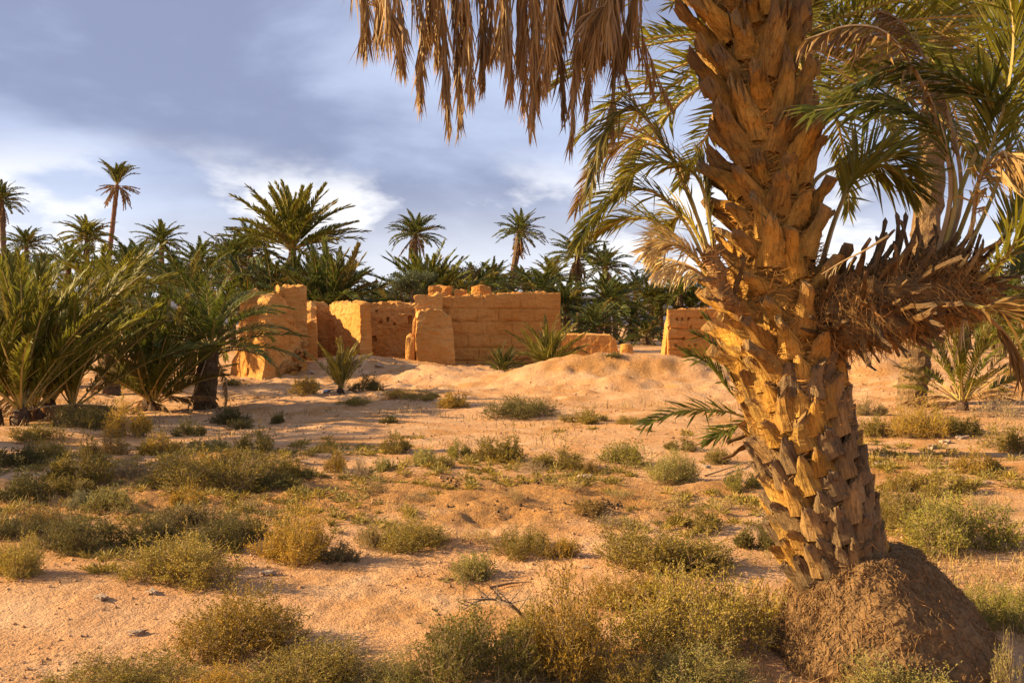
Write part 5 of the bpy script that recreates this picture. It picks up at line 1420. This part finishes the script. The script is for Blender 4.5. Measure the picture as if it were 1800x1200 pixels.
def dry_growth():
    """thin dry stalks in loose patches between the shrubs"""
    rnd = np.random.default_rng(9)
    n = 80000
    t = rnd.random(n); y = 4.0 * (24 / 4.0) ** (t ** 1.05); x = (rnd.random(n) * 2 - 1) * (0.56 * y + 0.8)
    p = np.stack([x, y, x * 0], -1)
    f = 0.7 * noise(p * 0.55 + 31) + 0.6 * noise(p * 1.6 + 15) + 0.6 * noise(p * 5.5 + 2)
    bare = np.exp(-((y - 5.6 - 0.12 * x) / 0.8) ** 2) * (x < 0.9) * 2.0                       # the trodden strip stays bare
    keep = f - 1.3 * bare - 0.02 * np.maximum(0, y - 11) ** 1.5 > 0.25
    x, y, f = x[keep], y[keep], f[keep]; n = len(x); z_ = height(x, y)
    a = rnd.random(n) * 6.28; ln = (0.03 + 0.10 * rnd.random(n) ** 1.5) * np.clip(f, 0.4, 1.0); el = 0.35 + 1.1 * rnd.random(n)
    d1 = np.stack([np.cos(a) * np.cos(el) * ln, np.sin(a) * np.cos(el) * ln, np.sin(el) * ln], -1)
    d2 = d1 * 0.8 + np.stack([np.cos(a) * ln * .35, np.sin(a) * ln * .35, -ln * 0.1], -1)
    w = np.stack([-np.sin(a), np.cos(a), a * 0], -1) * (0.0012 + 0.00022 * y)[:, None]
    B = np.stack([x, y, z_ - 0.003], -1)
    V = np.stack([B - w, B + w, B + d1 + w * .7, B + d1 - w * .7, B + d1 + d2 * .6], 1)
    i = (np.arange(n) * 5)[:, None]
    F = [tuple(q) for q in (i + np.array([[0, 1, 2, 3]])).tolist()] + [tuple(q) for q in (i + np.array([[3, 2, 4]])).tolist()]
    tag(link('dry_grass', new_mesh('dry_grass', V.reshape(-1, 3), F, M_TWIG, attrs={'rnd': np.repeat(rnd.random(n) ** 1.5, 5)}), color=(0.22, 0.155, 0.06)), 'thin dry stalks in loose patches over the soil', 'grass', None, 'stuff')
dry_growth()

def undergrowth():
    """small withered herbs between the shrubs, too many to count"""
    rnd = np.random.default_rng(19)
    n = 5200
    t = rnd.random(n); y = 4.2 * (22 / 4.2) ** (t ** 1.0); x = (rnd.random(n) * 2 - 1) * (0.55 * y + 0.5)
    p = np.stack([x, y, x * 0], -1)
    f = noise(p * 0.5 + 77) + 0.7 * noise(p * 1.7 + 5) + 0.45 * np.exp(-((y - 9) / 3.5) ** 2) + 0.35 * (x < -1.2) * (y > 7)
    bare = np.exp(-((y - 5.6 - 0.12 * x) / 0.7) ** 2) * (x < 0.9)
    keep = (f - 1.5 * bare - 0.16 * np.maximum(0, y - 10.2) ** 1.2 > 0.46)
    x, y = x[keep], y[keep]; m = len(x)
    VV, RR, TT = [], [], []
    for j in range(m):
        s = rnd.uniform(0.03, 0.10) * (0.8 + 0.04 * y[j]); k = 46
        az = rnd.random(k) * 6.283; el = np.arcsin(rnd.random(k) ** 0.8); r = s * (0.35 + 0.65 * rnd.random(k))
        D = np.stack([np.cos(az) * np.cos(el) * 1.3, np.sin(az) * np.cos(el) * 1.3, np.sin(el) * 0.9], -1)
        B = D * r[:, None] * 0.55; E = D * r[:, None] + (rnd.random((k, 3)) - 0.5) * s * 0.5; E[:, 2] = np.abs(E[:, 2])
        W = np.cross(D, rnd.random((k, 3)) - 0.5); W /= np.linalg.norm(W, axis=1, keepdims=True) + 1e-9; W *= (0.0016 + 0.00035 * y[j])
        M_ = (B + E) / 2
        o = np.array([x[j], y[j], 0.0]); o[2] = 0
        Q = np.stack([B * 0.3, M_ + W, E, M_ - W], 1) + o
        VV.append(Q.reshape(-1, 3)); c = rnd.random(); RR.append(np.repeat(np.clip(c + (rnd.random(k) - .5) * .5, 0, 1), 4)); TT.append(np.tile([0.1, 0.3, 0.8, 0.3], k))
    V = np.concatenate(VV); gz = np.repeat(height(x, y), 46 * 4); V[:, 2] += gz
    F = np.arange(len(V)).reshape(-1, 4)
    tag(link('undergrowth', new_mesh('undergrowth', V, F, M_SHRUB, attrs={'rnd': np.concatenate(RR), 'tip': np.concatenate(TT)}), color=(0.24, 0.18, 0.045)), 'small withered herbs covering the soil between the shrubs', 'undergrowth', None, 'stuff')
undergrowth()
